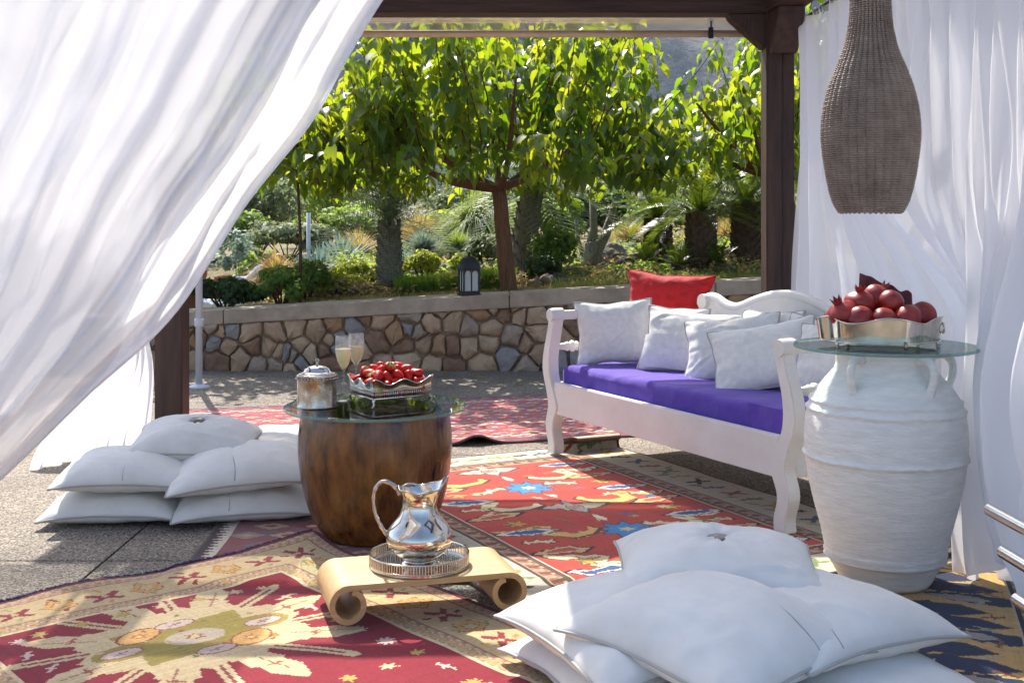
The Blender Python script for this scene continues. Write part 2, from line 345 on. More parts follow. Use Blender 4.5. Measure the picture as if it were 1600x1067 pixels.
# mountain
def mh(x, y):
    t = sstep(260, 430, y) * 0.72 + sstep(420, 640, y) * 0.5
    v = Vector((x * 0.006, y * 0.006, 0.3))
    r = mnoise.ridged_multi_fractal(v, 1.0, 2.1, 7, 1.0, 2.0) * 0.28 + 0.6
    return -2 + 190 * t * (0.75 + 0.35 * nz(x * 0.003 + 4, 2.2)) * (0.65 + 0.35 * r) + 16 * t * mnoise.fractal(v * 5, 1.0, 2.0, 5)
M_ = MB(); mx_ = np.linspace(-420, 420, 230); my_ = np.linspace(240, 660, 130)
M_.add([(x, y, mh(x, y)) for y in my_ for x in mx_], [(j * 230 + i, j * 230 + i + 1, (j + 1) * 230 + i + 1, (j + 1) * 230 + i) for j in range(129) for i in range(229)])
tag(M_.build('mountain', 'cliff', fixn=False), kind='structure')
# ------------------------------------------------------------------ stone wall
def clip(poly, px, py, nx, ny):       # keep the side where (q-p).n <= 0
    out = []
    for i in range(len(poly)):
        a = poly[i]; b = poly[(i + 1) % len(poly)]
        da = (a[0] - px) * nx + (a[1] - py) * ny; db = (b[0] - px) * nx + (b[1] - py) * ny
        if da <= 0: out.append(a)
        if (da < 0 < db) or (db < 0 < da):
            t = da / (da - db); out.append((a[0] + (b[0] - a[0]) * t, a[1] + (b[1] - a[1]) * t))
    return out
def area_c(p):
    A = cx = cy = 0
    for i in range(len(p)):
        x0, y0 = p[i]; x1, y1 = p[(i + 1) % len(p)]; c = x0 * y1 - x1 * y0; A += c; cx += (x0 + x1) * c; cy += (y0 + y1) * c
    A *= 0.5
    return A, (cx / (6 * A), cy / (6 * A)) if abs(A) > 1e-9 else p[0]
wall = thing('stone_wall', 'low retaining wall of rough brown stones with a pale concrete coping', 'wall', (0, WY, 0))
X0, X1 = -3.6, 3.6
seeds = []
x = X0
while x < X1:
    n = 3 if rnd.random() < 0.75 else 2
    h = wall_top(x) - 0.08
    for k in range(n):
        seeds.append((x + rnd.uniform(-0.085, 0.085), (k + 0.5) * h / n + rnd.uniform(-0.06, 0.06)))
    x += rnd.uniform(0.13, 0.26)
for s_ in range(95): seeds.append((rnd.uniform(X0, X1), rnd.uniform(0.02, 0.58)))
def cells(seeds):
    out = []
    for i, (sx, sz) in enumerate(seeds):
        p = [(X0, -0.02), (X1, -0.02), (X1, wall_top(X1) - 0.1), (X0, wall_top(X0) - 0.1)]
        for j, (ox, oz) in enumerate(seeds):
            if i != j and abs(ox - sx) < 0.9:
                p = clip(p, (sx + ox) / 2, (sz + oz) / 2, ox - sx, oz - sz)
                if len(p) < 3: break
        out.append(p)
    return out
cl = cells(seeds)
seeds = [((s[0] + area_c(p)[1][0]) / 2, (s[1] + area_c(p)[1][1]) / 2) if len(p) > 2 else s for s, p in zip(seeds, cl)]
for p in cells(seeds):
    if len(p) < 3: continue
    A, (cx, cz) = area_c(p)
    if abs(A) < 0.0012: continue
    R = math.sqrt(abs(A)); q = []
    for i in range(len(p)):             # cut the corners unevenly, then shrink for the joint
        a = p[i]; b = p[(i + 1) % len(p)]; L_ = math.hypot(b[0] - a[0], b[1] - a[1])
        if L_ < 0.006: continue
        for t in ((0.09, 0.35 + 0.3 * rnd.random(), 0.91) if L_ > 0.1 else (0.16, 0.84)):
            q.append((a[0] + (b[0] - a[0]) * t, a[1] + (b[1] - a[1]) * t))
    k = max(0.5, 1 - 0.0085 / R); q = [(cx + (u - cx) * k + rnd.uniform(-0.008, 0.008), cz + (v - cz) * k + rnd.uniform(-0.008, 0.008)) for u, v in q]
    n = len(q); o = rnd.uniform(0.0, 0.035); m = MB()
    ring = lambda k, y: [(cx + (u - cx) * k, y + rnd.uniform(-0.008, 0.008), cz + (v - cz) * k) for u, v in q]
    vs = ring(1, 0.05) + ring(1, 0.0 - o * 0.4) + ring(0.9, -0.022 - o) + ring(0.5, -0.036 - o) + [(cx, -0.036 - o, cz)]
    fs = [(r * n + i, r * n + (i + 1) % n, (r + 1) * n + (i + 1) % n, (r + 1) * n + i) for r in range(3) for i in range(n)] + [(3 * n + i, 3 * n + (i + 1) % n, 4 * n) for i in range(n)]
    m.add(vs, fs).build('stone', STONES[min(6, int(rnd.random() ** 1.1 * 7))], wall, smooth=True, autosmooth=50)
m = MB(); m.prism([(X0, -0.03), (X1, -0.03), (X1, wall_top(X1) - 0.1), (X0, wall_top(X0) - 0.1)], -0.006, 0.4); m.build('core', 'joint', wall, smooth=False)
cxs = [X0, -2.2, -0.02, 1.55, X1]
for i in range(4):
    a, b = cxs[i] + 0.003, cxs[i + 1] - 0.003
    n = 14; xx = [a + (b - a) * k / n for k in range(n + 1)]
    pts = [(t, wall_top(t) - 0.105 + 0.004 * nz(t * 6)) for t in xx] + [(t, wall_top(t) + 0.003 * nz(t * 5, 2)) for t in reversed(xx)]
    MB().prism(pts, -0.055, 0.36).build('coping_slab', 'coping', wall, smooth=False, bevel=0.006)
# ------------------------------------------------------------------ pergola
PX0, PX1, PY0, PY1, PZ = -1.85, 1.445, 2.95, 6.62, 2.27
perg = thing('pergola', 'dark brown timber pergola with square posts, beams and knee braces', 'pergola')
def post(x, y, w_=0.15):
    m = MB(); m.box((-w_ / 2, -w_ / 2, 0), (w_ / 2, w_ / 2, PZ)); o = m.build('post', 'dark_wood', perg, smooth=False, bevel=0.006, loc=(x, y, 0)); return o
for x, y in ((PX0, PY1), (PX1, PY1), (PX0, PY0), (PX1 + 0.25, PY0)): post(x, y)
# drying crack of the visible post: a thin sunken groove strip
for x in (PX1 + 0.012,):
    MB().tube([(x + 0.006 * nz(z * 3), PY1 - 0.0765, z) for z in np.linspace(0.1, 2.05, 30)], 0.0035, 5).build('crack', 'iron', perg)
MB().box((PX0 - 0.35, PY1 - 0.09, PZ), (PX1 + 0.09, PY1 + 0.09, PZ + 0.2)).build('beam', 'dark_wood_x', perg, smooth=False, bevel=0.008)
MB().box((PX1 - 0.085, PY0 - 0.3, PZ + 0.003), (PX1 + 0.1, PY1 - 0.093, PZ + 0.2)).build('beam', 'dark_wood_y', perg, smooth=False, bevel=0.008)
MB().box((PX0 - 0.09, PY0 - 0.3, PZ + 0.003), (PX0 + 0.09, PY1 - 0.093, PZ + 0.2)).build('beam', 'dark_wood_y', perg, smooth=False, bevel=0.008)
MB().box((PX0 - 0.35, PY0 - 0.09, PZ + 0.203), (PX1 + 0.5, PY0 + 0.09, PZ + 0.38)).build('beam', 'dark_wood_x', perg, smooth=False, bevel=0.008)
for s_, x in ((-1, PX1 - 0.075), (1, PX0 + 0.075)):
    MB().prism([(x, PZ - 0.001), (x + s_ * 0.2, PZ - 0.001), (x + s_ * 0.19, PZ - 0.025), (x + s_ * 0.012, PZ - 0.185), (x, PZ - 0.185)], PY1 - 0.06, PY1 + 0.06).build('knee_brace', 'dark_wood', perg, smooth=False, bevel=0.004)
# block brace of the right post, running towards the camera
MB().prism([(PY1 - 0.075, PZ - 0.001), (PY1 - 0.30, PZ - 0.001), (PY1 - 0.29, PZ - 0.05), (PY1 - 0.13, PZ - 0.22), (PY1 - 0.075, PZ - 0.22)], PX1 - 0.06, PX1 + 0.08, 'x').build('knee_brace', 'dark_wood', perg, smooth=False, bevel=0.004)
for y in (5.31, 5.84, 6.26): MB().box((PX0 - 0.3, y - 0.025, PZ + 0.203), (PX1 + 0.3, y + 0.025, PZ + 0.27)).build('purlin', 'dark_wood_x', perg, smooth=False)
MB().box((PX0 - 0.3, 4.16, PZ + 0.203), (PX1 + 0.3, 4.24, PZ + 0.29)).build('purlin', 'dark_wood_x', perg, smooth=False)
def roof_shade(x0, x1, y0, y1): MB().box((x0, y0, PZ + 0.272), (x1, y1, PZ + 0.30)).build('roof_shade_mat', 'shade_reed', perg, smooth=False)
roof_shade(PX0 - 0.5, PX1 + 0.4, 6.22, 6.76); roof_shade(0.2, 0.95, 5.5, 5.88); roof_shade(-0.52, 0.5, 4.30, 5.34)  # rear roof strip inferred from its shadow edge; the others added for shade
MB().grid(lambda u, v: (PX0 - 0.95 + (-1.42 - PX0 + 0.95) * u, 5.0 + 1.21 * v, PZ + 0.285 + 0.02 * math.sin(u * 9) * math.sin(v * 7)), 24, 24).build('added_shade_cloth', 'shade_cloth', perg, fixn=False)  # unseen cloth, added to soften the sun on left paving and front rug
# rolled clear blind under the rear beam
BY = PY1 + 0.135
bl = thing('roll_blind', 'clear plastic roll blind with cream bottom bar, rolled up under the beam', 'blind', (0, BY, 0))
bx0, bx1 = PX0 + 0.1, PX1 - 0.08
MB().tube([(bx0, 0, PZ + 0.02), (bx1, 0, PZ + 0.02)], 0.042, 20).build('roll', 'vinyl', bl)
MB().grid(lambda u, v: (bx0 + (bx1 - bx0) * u, -0.03 + 0.012 * math.sin(u * 23) * v, PZ + 0.03 - 0.1 * v), 40, 5).build('sheet', 'vinyl', bl, fixn=False)
MB().tube([(bx0, -0.03, PZ - 0.085), (bx1, -0.03, PZ - 0.085)], 0.02, 14).build('bottom_bar', 'blind_cream', bl)
MB().box((-0.86, -0.056, PZ - 0.10), (-0.845 + 0.012, -0.0505, PZ + 0.03)).build('strap', 'blind_cream', bl, smooth=False)
hk = gp(1108, 44, 0)
m = MB(); hx = (1108 - 800) / F * BY; m.box((hx - 0.014, -0.062, PZ - 0.05), (hx + 0.014, -0.052, PZ + 0.0)); m.build('clip', 'plastic_white', bl, smooth=False)
MB().box((hx - 0.013, -0.064, PZ - 0.115), (hx + 0.013, -0.052, PZ - 0.055)).tube([(hx, -0.066, PZ - 0.11), (hx, -0.066, PZ - 0.02)], 0.004, 6).build('latch', 'iron', bl, smooth=False)
# ------------------------------------------------------------------ curtains
def rings(parent, pts, r=0.03):
    for p, d in pts:
        MB().tube([Vector(p) + Vector(d) * math.cos(a) * r + Vector((0, 0, 1)) * (math.sin(a) * r - r + 0.01) for a in np.linspace(0, 2 * math.pi, 17)[:-1]], 0.0035, 6, closed=True).build('ring', 'plastic_white', parent)
# big front curtain swept to the left
FY = PY0 - 0.02
EDGE = [(0.10, 2.26), (-0.06, 2.0), (-0.29, 1.69), (-0.458, 1.40), (-0.61, 1.20), (-0.778, 0.94), (-0.96, 0.77), (-1.22, 0.536), (-1.5, 0.33), (-1.8, 0.2)]
def edge_at(t):
    t = t * (len(EDGE) - 1); i = min(len(EDGE) - 2, int(t)); f = t - i
    p = [EDGE[max(0, min(len(EDGE) - 1, i + k))] for k in (-1, 0, 1, 2)]
    return tuple(0.5 * (2 * p[1][k] + (p[2][k] - p[0][k]) * f + (2 * p[0][k] - 5 * p[1][k] + 4 * p[2][k] - p[3][k]) * f * f + (3 * p[1][k] - p[0][k] - 3 * p[2][k] + p[3][k]) * f ** 3) for k in (0, 1))
def front_curtain(u, v, ph=0.0, back=0.0):
    ex, ez = edge_at(v); lx, lz = -2.05, 2.26 * (1 - v) + 0.1 * v
    x = lx + (ex - lx) * u; z = lz + (ez - lz) * u ** 1.15 - 0.10 * math.sin(math.pi * u) * v * v
    w_ = u * 9.0 + 0.5 * nz(u * 3 + ph, v * 1.6) + 0.35 * v
    y = FY + back - (0.02 + 0.018 * v) * math.sin(2 * math.pi * w_ + ph) - 0.016 * math.sin(2 * math.pi * (u * 21 + 0.7 * nz(u * 5, v * 2 + ph)) + v * 2) * (0.4 + 0.6 * u)
    y += 0.07 * nz(u * 2.5 + v * 3 + ph, v * 3 - u * 2) + 0.014 * nz(u * 9 + v * 14, v * 6 - u * 9, ph) + 0.012 * nz(u * 4 + v * 16, v * 3 - u * 2, ph + 2) + 0.004 * nz(u * 20 - v * 5, v * 40 + u * 22, ph) - 0.15 * math.sin(math.pi * v) * u
    return (x, y, z)
cr = thing('sheer_curtain', 'billowing white sheer curtain swept aside across the front of the pergola', 'curtain')
MB().grid(lambda u, v: front_curtain(u, v), 260, 130).build('cloth', 'sheer', cr, fixn=False)
MB().grid(lambda u, v: front_curtain(u * 0.80, v, 2.3, 0.13), 200, 90).build('lining', 'sheer', cr, fixn=False)
MB().tube([front_curtain(1, v) for v in np.linspace(0, 1, 80)], 0.0035, 5).build('hem', 'sheer_dense', cr)
MB().tube([(-2.1, FY, 2.268), (PX1, FY, 2.268)], 0.012, 8).build('rod', 'steel', cr)
# gathered curtain beside the left rear post
def left_curtain(u, v):
    z = 2.24 * (1 - v) + 0.004
    k = 1 - 0.62 * math.exp(-((z - 0.62) / 0.32) ** 2)
    wdt = 0.62 * k
    x = -1.955 + 0.045 * math.exp(-((z - 0.55) / 0.3) ** 2) - 0.10 * sstep(0.5, 0.0, z) + (u - 0.5) * 0.12 * k + 0.10 * (u - .5) * sstep(0.6, 0, z)
    y = 6.18 + (u - 0.5) * wdt
    x += 0.035 * k * math.sin(u * 2 * math.pi * 6 + 1.5 * nz(u * 3, z)) + (0.16 * u - 0.07) * sstep(0.62, 0.0, z)
    y += -0.25 * sstep(0.6, 0.0, z)
    return (x, y, z)
lc = thing('gathered_curtain', 'white sheer curtain gathered beside the left rear post, hem on the ground', 'curtain')
MB().grid(left_curtain, 150, 70).build('cloth', 'sheer_dense', lc, fixn=False)
MB().tube([(-1.97, PY0, 2.25), (-1.97, PY1 - 0.1, 2.25)], 0.011, 8).build('rod', 'steel', lc)
# right side curtain on its rod
RX = 1.545
def right_curtain(u, v, ph=0.0):
    y = 6.50 - 3.7 * u; z = 2.19 * (1 - v) + 0.006
    push = 0.36 * math.exp(-((y - 4.95) / 0.75) ** 2) * sstep(1.35, 0.7, z)          # pushed out behind the bench
    puff = -0.12 * math.exp(-((y - 3.55) / 0.5) ** 2) * sstep(1.25, 0.6, z) * (0.55 + 0.45 * sstep(0.1, 0.5, z))
    am = 0.028 + 0.035 * v
    x = RX + push + puff + am * math.sin(2 * math.pi * (u * 17 + 0.9 * nz(u * 7, v * 1.2 + ph))) + 0.03 * nz(u * 9, v * 2.5, 4 + ph) + 0.015 * math.sin(2 * math.pi * (u * 41 + nz(u * 9, v)))
    y += 0.05 * nz(u * 6, v * 2, 9) * v
    x += 0.10 * sstep(0.25, 0.0, z) * sstep(4.6, 4.2, y)
    return (x, y, z)
rc = thing('sheer_curtain', 'long white sheer curtain hanging by rings along the right side', 'curtain')
MB().grid(right_curtain, 420, 90).build('cloth', 'sheer', rc, fixn=False)
MB().tube([(RX, 6.56, 2.215), (RX, 2.7, 2.215)], 0.013, 10).build('rod', 'steel', rc)
MB().tube([(RX, 6.42, 2.215), (RX, 6.42, 2.30), (RX - 0.03, 6.42, 2.32)], 0.009, 8).build('bracket', 'steel', rc)
rings(rc, [((RX, yy, 2.228), (0.6, 0.8, 0)) for yy in [6.49, 6.44, 6.37, 6.2, 6.08, 5.88, 5.62, 5.38, 5.15, 4.9]], 0.024)
# loose second length, blown inwards by the jar
def blown(u, v):
    y = 4.02 - 0.95 * u; z = 2.19 * (1 - v) ** 1.0 + 0.0
    t = sstep(1.5, 0.35, z)
    lift = 0.60 * max(0, u - 0.12) * v ** 2.5
    x = RX + 0.02 - 0.05 * t - 0.03 + 0.022 * (1 + 0.6 * v) * math.sin(2 * math.pi * (u * 7 - 1.6 * v * v + 0.8 * nz(u * 3, v * 1.5, 5))) + 0.03 * nz(u * 4, v * 4, 1)
    return (x, y + 0.06 * nz(u * 2, v * 3, 8) * v, z + lift + 0.004)
MB().grid(blown, 130, 110).build('cloth', 'sheer_dense', rc, fixn=False)
# trailing hem lying on the ground
def trail(u, v):
    a = gp(1500 + 130 * u, 795 + 62 * v + 22 * u)
    return (a[0], a[1], 0.02 + 0.05 * abs(math.sin(u * 9 + 3 * nz(u * 4, v * 3))) * (1 - 0.6 * v) + 0.03 * nz(u * 6, v * 6) * (1 - v))
MB().grid(trail, 60, 24).build('trailing_hem', 'sheer_dense', rc, fixn=False)
# ================================================================== rugs
class Canvas:
    def __init__(s, W, L, step, base):
        s.W, s.L = W, L; s.nu = int(W / step); s.nv = int(L / step)
        s.u, s.v = np.meshgrid((np.arange(s.nu) + 0.5) * W / s.nu, (np.arange(s.nv) + 0.5) * L / s.nv)
        s.c = np.zeros((s.nv, s.nu, 3)); s.c[:] = lin(base); s.rng = np.random.default_rng(3)
    def paint(s, mask, col): s.c[mask] = lin(col)
    def rect(s, u0, v0, u1, v1, col): s.paint((s.u >= u0) & (s.u < u1) & (s.v >= v0) & (s.v < v1), col)
    def ell(s, cu, cv, a, b, col, rot=0.0, step=0.0):
        x = s.u - cu; y = s.v - cv; c, n = math.cos(rot), math.sin(rot)
        s.paint(((x * c + y * n) / a) ** 2 + ((-x * n + y * c) / b) ** 2 < 1, col)
    def dia(s, cu, cv, a, b, col): s.paint(np.abs(s.u - cu) / a + np.abs(s.v - cv) / b < 1, col)
    def poly(s, pts, col):
        pts = np.array(pts); lo = pts.min(0); hi = pts.max(0)
        i0 = max(0, int(lo[0] / s.W * s.nu) - 1); i1 = min(s.nu, int(hi[0] / s.W * s.nu) + 2); j0 = max(0, int(lo[1] / s.L * s.nv) - 1); j1 = min(s.nv, int(hi[1] / s.L * s.nv) + 2)
        if i1 <= i0 or j1 <= j0: return
        U = s.u[j0:j1, i0:i1]; V = s.v[j0:j1, i0:i1]; ins = np.zeros(U.shape, bool); n = len(pts)
        for k in range(n):
            x0, y0 = pts[k]; x1, y1 = pts[(k + 1) % n]
            if y0 == y1: continue
            cr_ = ((y0 > V) != (y1 > V)) & (U < (x1 - x0) * (V - y0) / (y1 - y0) + x0); ins ^= cr_
        s.c[j0:j1, i0:i1][ins] = lin(col)
    def shape(s, cu, cv, pts, k, rot, col, mirror=1):
        c, n = math.cos(rot), math.sin(rot)
        s.poly([(cu + k * (mirror * x * c - y * n), cv + k * (mirror * x * n + y * c)) for x, y in pts], col)
    def outl(s, cu, cv, pts, k, rot, col, edge, mirror=1, t=1.22):
        s.shape(cu, cv, pts, k * t, rot, edge, mirror); s.shape(cu, cv, pts, k, rot, col, mirror)
def spikes(n, r0, r1, ph=0.0): return [((r1 if i % 2 else r0) * math.cos(ph + math.pi * i / n), (r1 if i % 2 else r0) * math.sin(ph + math.pi * i / n)) for i in range(2 * n)]
STAR = spikes(8, 1.0, 0.5); STAR6 = spikes(6, 1.0, 0.45)
LEAF = [(-1, 0), (-0.7, 0.2), (-0.62, 0.14), (-0.35, 0.3), (-0.28, 0.2), (0.05, 0.36), (0.12, 0.26), (0.5, 0.3), (1, 0), (0.5, -0.3), (0.12, -0.26), (0.05, -0.36), (-0.28, -0.2), (-0.35, -0.3), (-0.62, -0.14), (-0.7, -0.2)]
BEAST = [(-1, 0.1), (-0.8, 0.4), (-0.55, 0.15), (0.2, 0.2), (0.45, 0.55), (0.55, 0.25), (1, 0.3), (0.8, 0.0), (0.95, -0.4), (0.6, -0.15), (0.1, -0.2), (-0.1, -0.55), (-0.3, -0.2), (-0.65, -0.1), (-0.8, -0.45)]
HOOK = [(-1, -0.15), (-0.3, -0.2), (-0.1, -0.6), (0.1, -0.6), (0.1, -0.2), (0.8, -0.25), (1, -0.6), (1.15, -0.3), (0.9, 0.1), (0.3, 0.15), (0.1, 0.6), (-0.1, 0.6), (-0.1, 0.2), (-0.8, 0.25), (-1, 0.6), (-1.15, 0.3)]
DRAGON = [(-1.0, 0.5), (-0.75, 0.75), (-0.2, 0.7), (0.05, 0.4), (-0.3, 0.05), (-0.1, -0.25), (0.6, -0.3), (1.0, -0.6), (0.95, -0.25), (0.7, 0.0), (0.15, 0.0), (0.4, 0.4), (0.1, 0.9), (-0.6, 1.0), (-1.05, 0.8)]
XSH = [(-1, 0.6), (-0.4, 0.15), (-1, -0.4), (-0.8, -0.7), (0, -0.2), (0.8, -0.7), (1, -0.4), (0.4, 0.15), (1, 0.6), (0.7, 0.8), (0, 0.35), (-0.7, 0.8)]
def guard(cv, mask, cols, sc):
    k = (np.floor(cv.u / sc).astype(int) * 7 + np.floor(cv.v / sc).astype(int) * 13 + (np.floor(cv.u / sc) * np.floor(cv.v / sc)).astype(int)) % len(cols)
    for i, c in enumerate(cols): cv.paint(mask & (k == i), c)
def dist_in(cv): return np.minimum(np.minimum(cv.u, cv.W - cv.u), np.minimum(cv.v, cv.L - cv.v))
RUGS = []      # (origin, u axis, v axis, W, L, thickness) for draping what lies above
def rug_height(x, y, upto):
    h = 0.0
    for (O, a, b, W, L) in RUGS[:upto]:
        u = (x - O[0]) * a[0] + (y - O[1]) * a[1]; v = (x - O[0]) * b[0] + (y - O[1]) * b[1]
        d = np.minimum(np.minimum(u, W - u), np.minimum(v, L - v)); t = np.clip((d + 0.05) / 0.05, 0, 1)
        h = h + 0.009 * t * t * (3 - 2 * t)
    return h
def make_rug(name, label, cv, O, a, b, wob=0.003, curl=None, backing='rug_back', seed=0.0):
    a = np.array(a) / np.hypot(*a); b = np.array(b) / np.hypot(*b); idx = len(RUGS)
    nu, nv = cv.nu, cv.nv; U, V = np.meshgrid(np.linspace(0, cv.W, nu + 1), np.linspace(0, cv.L, nv + 1))
    wav = np.sin(V * 7 + seed) * 0.006 + np.sin(V * 17 + 2 * seed) * 0.003; wv2 = np.sin(U * 6 + seed) * 0.006 + np.sin(U * 19 + seed) * 0.002
    U2 = U + wav * np.clip(np.abs(U / cv.W - 0.5) * 2, 0, 1) ** 4; V2 = V + wv2 * np.clip(np.abs(V / cv.L - 0.5) * 2, 0, 1) ** 4
    X = O[0] + U2 * a[0] + V2 * b[0]; Y = O[1] + U2 * a[1] + V2 * b[1]
    Z = 0.009 + rug_height(X, Y, idx) + wob * (np.sin(U * 9 + 3 * np.sin(V * 4 + seed)) * np.sin(V * 8 + seed) * 0.5 + 0.5)
    if curl: X, Y, Z = curl(U, V, X, Y, Z)
    Vt = np.stack([X, Y, Z], -1).reshape(-1, 3); i = np.arange(nv)[:, None] * (nu + 1) + np.arange(nu)[None]
    Fq = np.stack([i, i + 1, i + nu + 2, i + nu + 1], -1).reshape(-1, 4)
    if np.cross(a, b) < 0: Fq = Fq[:, ::-1]
    root = thing(name, label, 'rug')
    o = npmesh('pile', Vt, Fq, 'rug', root, smooth=True)
    c = cv.c.copy(); rg = cv.rng
    c *= 1 + rg.normal(0, 0.05, (nv, 1, 1)) + rg.normal(0, 0.03, (1, nu, 1)) + rg.normal(0, 0.06, (nv, nu, 1)); c = np.clip(c, 0.004, 0.9)
    at = o.data.attributes.new('weave', 'FLOAT_COLOR', 'FACE'); at.data.foreach_set('color', np.concatenate([c.reshape(-1, 3), np.ones((nv * nu, 1))], 1).astype(np.float32).ravel())
    # thick turned edge all round, hanging to what lies below
    idxs = list(range(0, nu + 1)) + [j * (nu + 1) + nu for j in range(1, nv + 1)] + [nv * (nu + 1) + k for k in range(nu - 1, -1, -1)] + [j * (nu + 1) for j in range(nv - 1, 0, -1)]
    top = Vt[idxs]; bot = top.copy(); bot[:, 2] -= 0.010; n = len(idxs)
    npmesh('edge', np.concatenate([top, bot]), [(k, (k + 1) % n, n + (k + 1) % n, n + k) for k in range(n)], backing, root)
    if curl:
        lo = Vt.copy(); lo[:, 2] -= 0.0055; npmesh('backing', lo, Fq[:, ::-1], 'rug_back', root, smooth=True)
    RUGS.append((np.array(O), a, b, cv.W, cv.L)); return root
# --- far red rug
cv = Canvas(2.85, 1.55, 0.0115, '8e3a38'); D = dist_in(cv)
for r in range(14):
    vv = 0.14 + r * 0.1
    for k in range(20):
        uu = 0.08 + k * 0.15 + (r % 2) * 0.075; cc = [('b08a72', '6e5a6c', 'a8524a'), ('7c5c70', 'c09a78', '5e2028'), ('b5615a', '54506a', 'c8a88c')][(k + r) % 3]
        cv.dia(uu, vv, 0.078, 0.052, cc[0]); cv.dia(uu, vv, 0.05, 0.034, cc[1]); cv.dia(uu, vv, 0.022, 0.015, cc[2])
for vv in (0.17, 0.55, 1.0, 1.38):
    cv.paint(np.abs(cv.v - vv - 0.012 * np.sign(np.sin(cv.u * 60))) < 0.011, 'd0b49a'); cv.paint(np.abs(cv.v - vv - 0.03) < 0.006, '3c2230')
cv.paint(D < 0.1, '7c2f30'); guard(cv, (D < 0.085) & (D > 0.03), ['a04b46', '5a4a60', 'c0957a', '8a3434'], 0.05); cv.paint(D < 0.015, '33202a')
def curlE(U, V, X, Y, Z):
    return X, Y, Z + 0.045 * np.exp(-((U - 1.60) / 0.09) ** 2 - (V / 0.1) ** 2) + 0.012 * np.exp(-((U - 1.2) / 0.2) ** 2 - (V / 0.08) ** 2)
make_rug('rug', 'faded red rug with rows of small lozenges, between the stone wall and the bench', cv, (-1.72, 5.83), (0.964, 0.265), (-0.265, 0.964), curl=curlE, seed=1)
# --- pink kilim under the drum table
cv = Canvas(1.3, 1.15, 0.008, '83504e'); D = dist_in(cv)
for r in range(9):
    cv.rect(0, r * 0.13, 1.3, r * 0.13 + 0.06, ['7a4a4c', '6e6260', '8f4a48'][r % 3])
    for k in range(9):
        uu = 0.14 + k * 0.15 + (r % 2) * 0.07
        cv.dia(uu, 0.06 + r * 0.13, 0.07, 0.05, ['a08070', '6c6866', '7a3038', 'b09474'][(k * 3 + r) % 4]); cv.dia(uu, 0.06 + r * 0.13, 0.03, 0.022, ['b59a78', '8c4646'][(k + r) % 2])
tri = np.abs(((cv.v / 0.036) % 1) - 0.5) * 2
cv.paint(cv.u < 0.075, '40302a'); cv.paint((cv.u > 0.025 + 0.04 * tri) & (cv.u < 0.08), 'c8b8a2'); cv.paint(cv.u < 0.012, '5c4c42')
make_rug('kilim', 'faded pink and grey kilim with a white sawtooth end, under the wooden drum table', cv, (-1.12, 5.02), (1, 0.02), (0.02, -1), seed=2)
# --- tan rug with navy feathers
cv = Canvas(1.47, 2.0, 0.0068, 'b08c52'); D = dist_in(cv); du = np.minimum(cv.u, cv.W - cv.u)
rg = random.Random(5)
for side in (0, 1):
    for k in range(15):
        vv = 0.32 + k * 0.115; cu = cv.W / 2 + (0.24 + 0.05 * (k % 3)) * (1 if side else -1)
        if k % 3 != 2: cv.outl(cu, vv, LEAF, 0.17, 0.10 * (1 if side else -1), '1a2440', '3a2f2c', mirror=1 if side else -1, t=1.1); cv.shape(cu - 0.06, vv, HOOK, 0.025, 0.2, '8d8f88')
        else: cv.shape(cu + 0.05 * (1 if side else -1), vv, LEAF, 0.16, 0.2 * (1 if side else -1), '20273c', mirror=1 if side else -1); cv.shape(cu, vv, LEAF, 0.1, 0.15, '8a8078')
        cv.shape(cv.W / 2 + (0.40 + 0.03 * (k % 2)) * (1 if side else -1), vv + 0.05, HOOK, 0.032, k, ['8c8262', '6e4a34', '9a8f78', '7a3a2c'][k % 4])
for k in range(8): cv.outl(cv.W / 2, 0.4 + k * 0.2, STAR, 0.07, 0.2, '2a3350', '8a6a44')
b_ = D < 0.24; cv.paint(b_, '8f8468'); guard(cv, (D < 0.225) & (D > 0.10), ['8c866c', '6d6a5c', 'a58f66', '7c5a46', '5f6a68'], 0.014); guard(cv, D < 0.075, ['a08a6c', '6d4a3e', '8c8270', '7c3a30'], 0.022)
cv.paint((D > 0.225) & (D < 0.24), '221a1c'); cv.paint((D > 0.085) & (D < 0.1), '221a1c'); cv.paint((D > 0.24) & (D < 0.247), 'a8957a')
make_rug('rug', 'tan rug with navy feather motifs, under the white clay jar', cv, (0.50, 4.56), (0.955, -0.30), (-0.30, -0.955), seed=3)
# --- orange red rug in front of the bench
ub, vb = np.array((0.46, -0.888)), np.array((0.888, 0.46))
cv = Canvas(1.65, 2.33, 0.0066, 'b04030'); D = dist_in(cv)       # canvas u runs across (vb), v runs along (ub)
FU0, FU1, FV0, FV1 = 0.30, 1.30, 0.28, 2.03
fld = (cv.u > FU0) & (cv.u < FU1) & (cv.v > FV0) & (cv.v < FV1)
cv.paint(fld & (((cv.v * 7).astype(int) % 3) == 0), 'aa3b2e')
CU = 0.80
for k, vv in enumerate((0.35, 0.74, 1.13, 1.52, 1.91)):
    if k % 2 == 1:
        cv.outl(CU, vv, spikes(9, 1, 0.62, 0.2), 0.115, 0, '3d7fae', '27405c', t=1.13); cv.shape(CU, vv, STAR6, 0.04, 0, 'c9b48c'); cv.shape(CU + 0.05, vv + 0.03, STAR6, 0.018, 0, '8a3024')
        for s_ in (-1, 1): cv.outl(CU + s_ * 0.17, vv - 0.02, BEAST, 0.075, 0.4 * s_, 'c7b898', '7a3a2a', mirror=s_)
    else:
        cv.outl(CU, vv, LEAF, 0.15, 0.0, 'b8aa98', '5a4440'); cv.outl(CU, vv, LEAF, 0.10, 1.57, 'b8aa98', '5a4440'); cv.shape(CU, vv, STAR6, 0.045, 0, '8f7a70')
    cv.shape(CU, vv + 0.19, LEAF, 0.055, 1.57, 'd8cbb0')
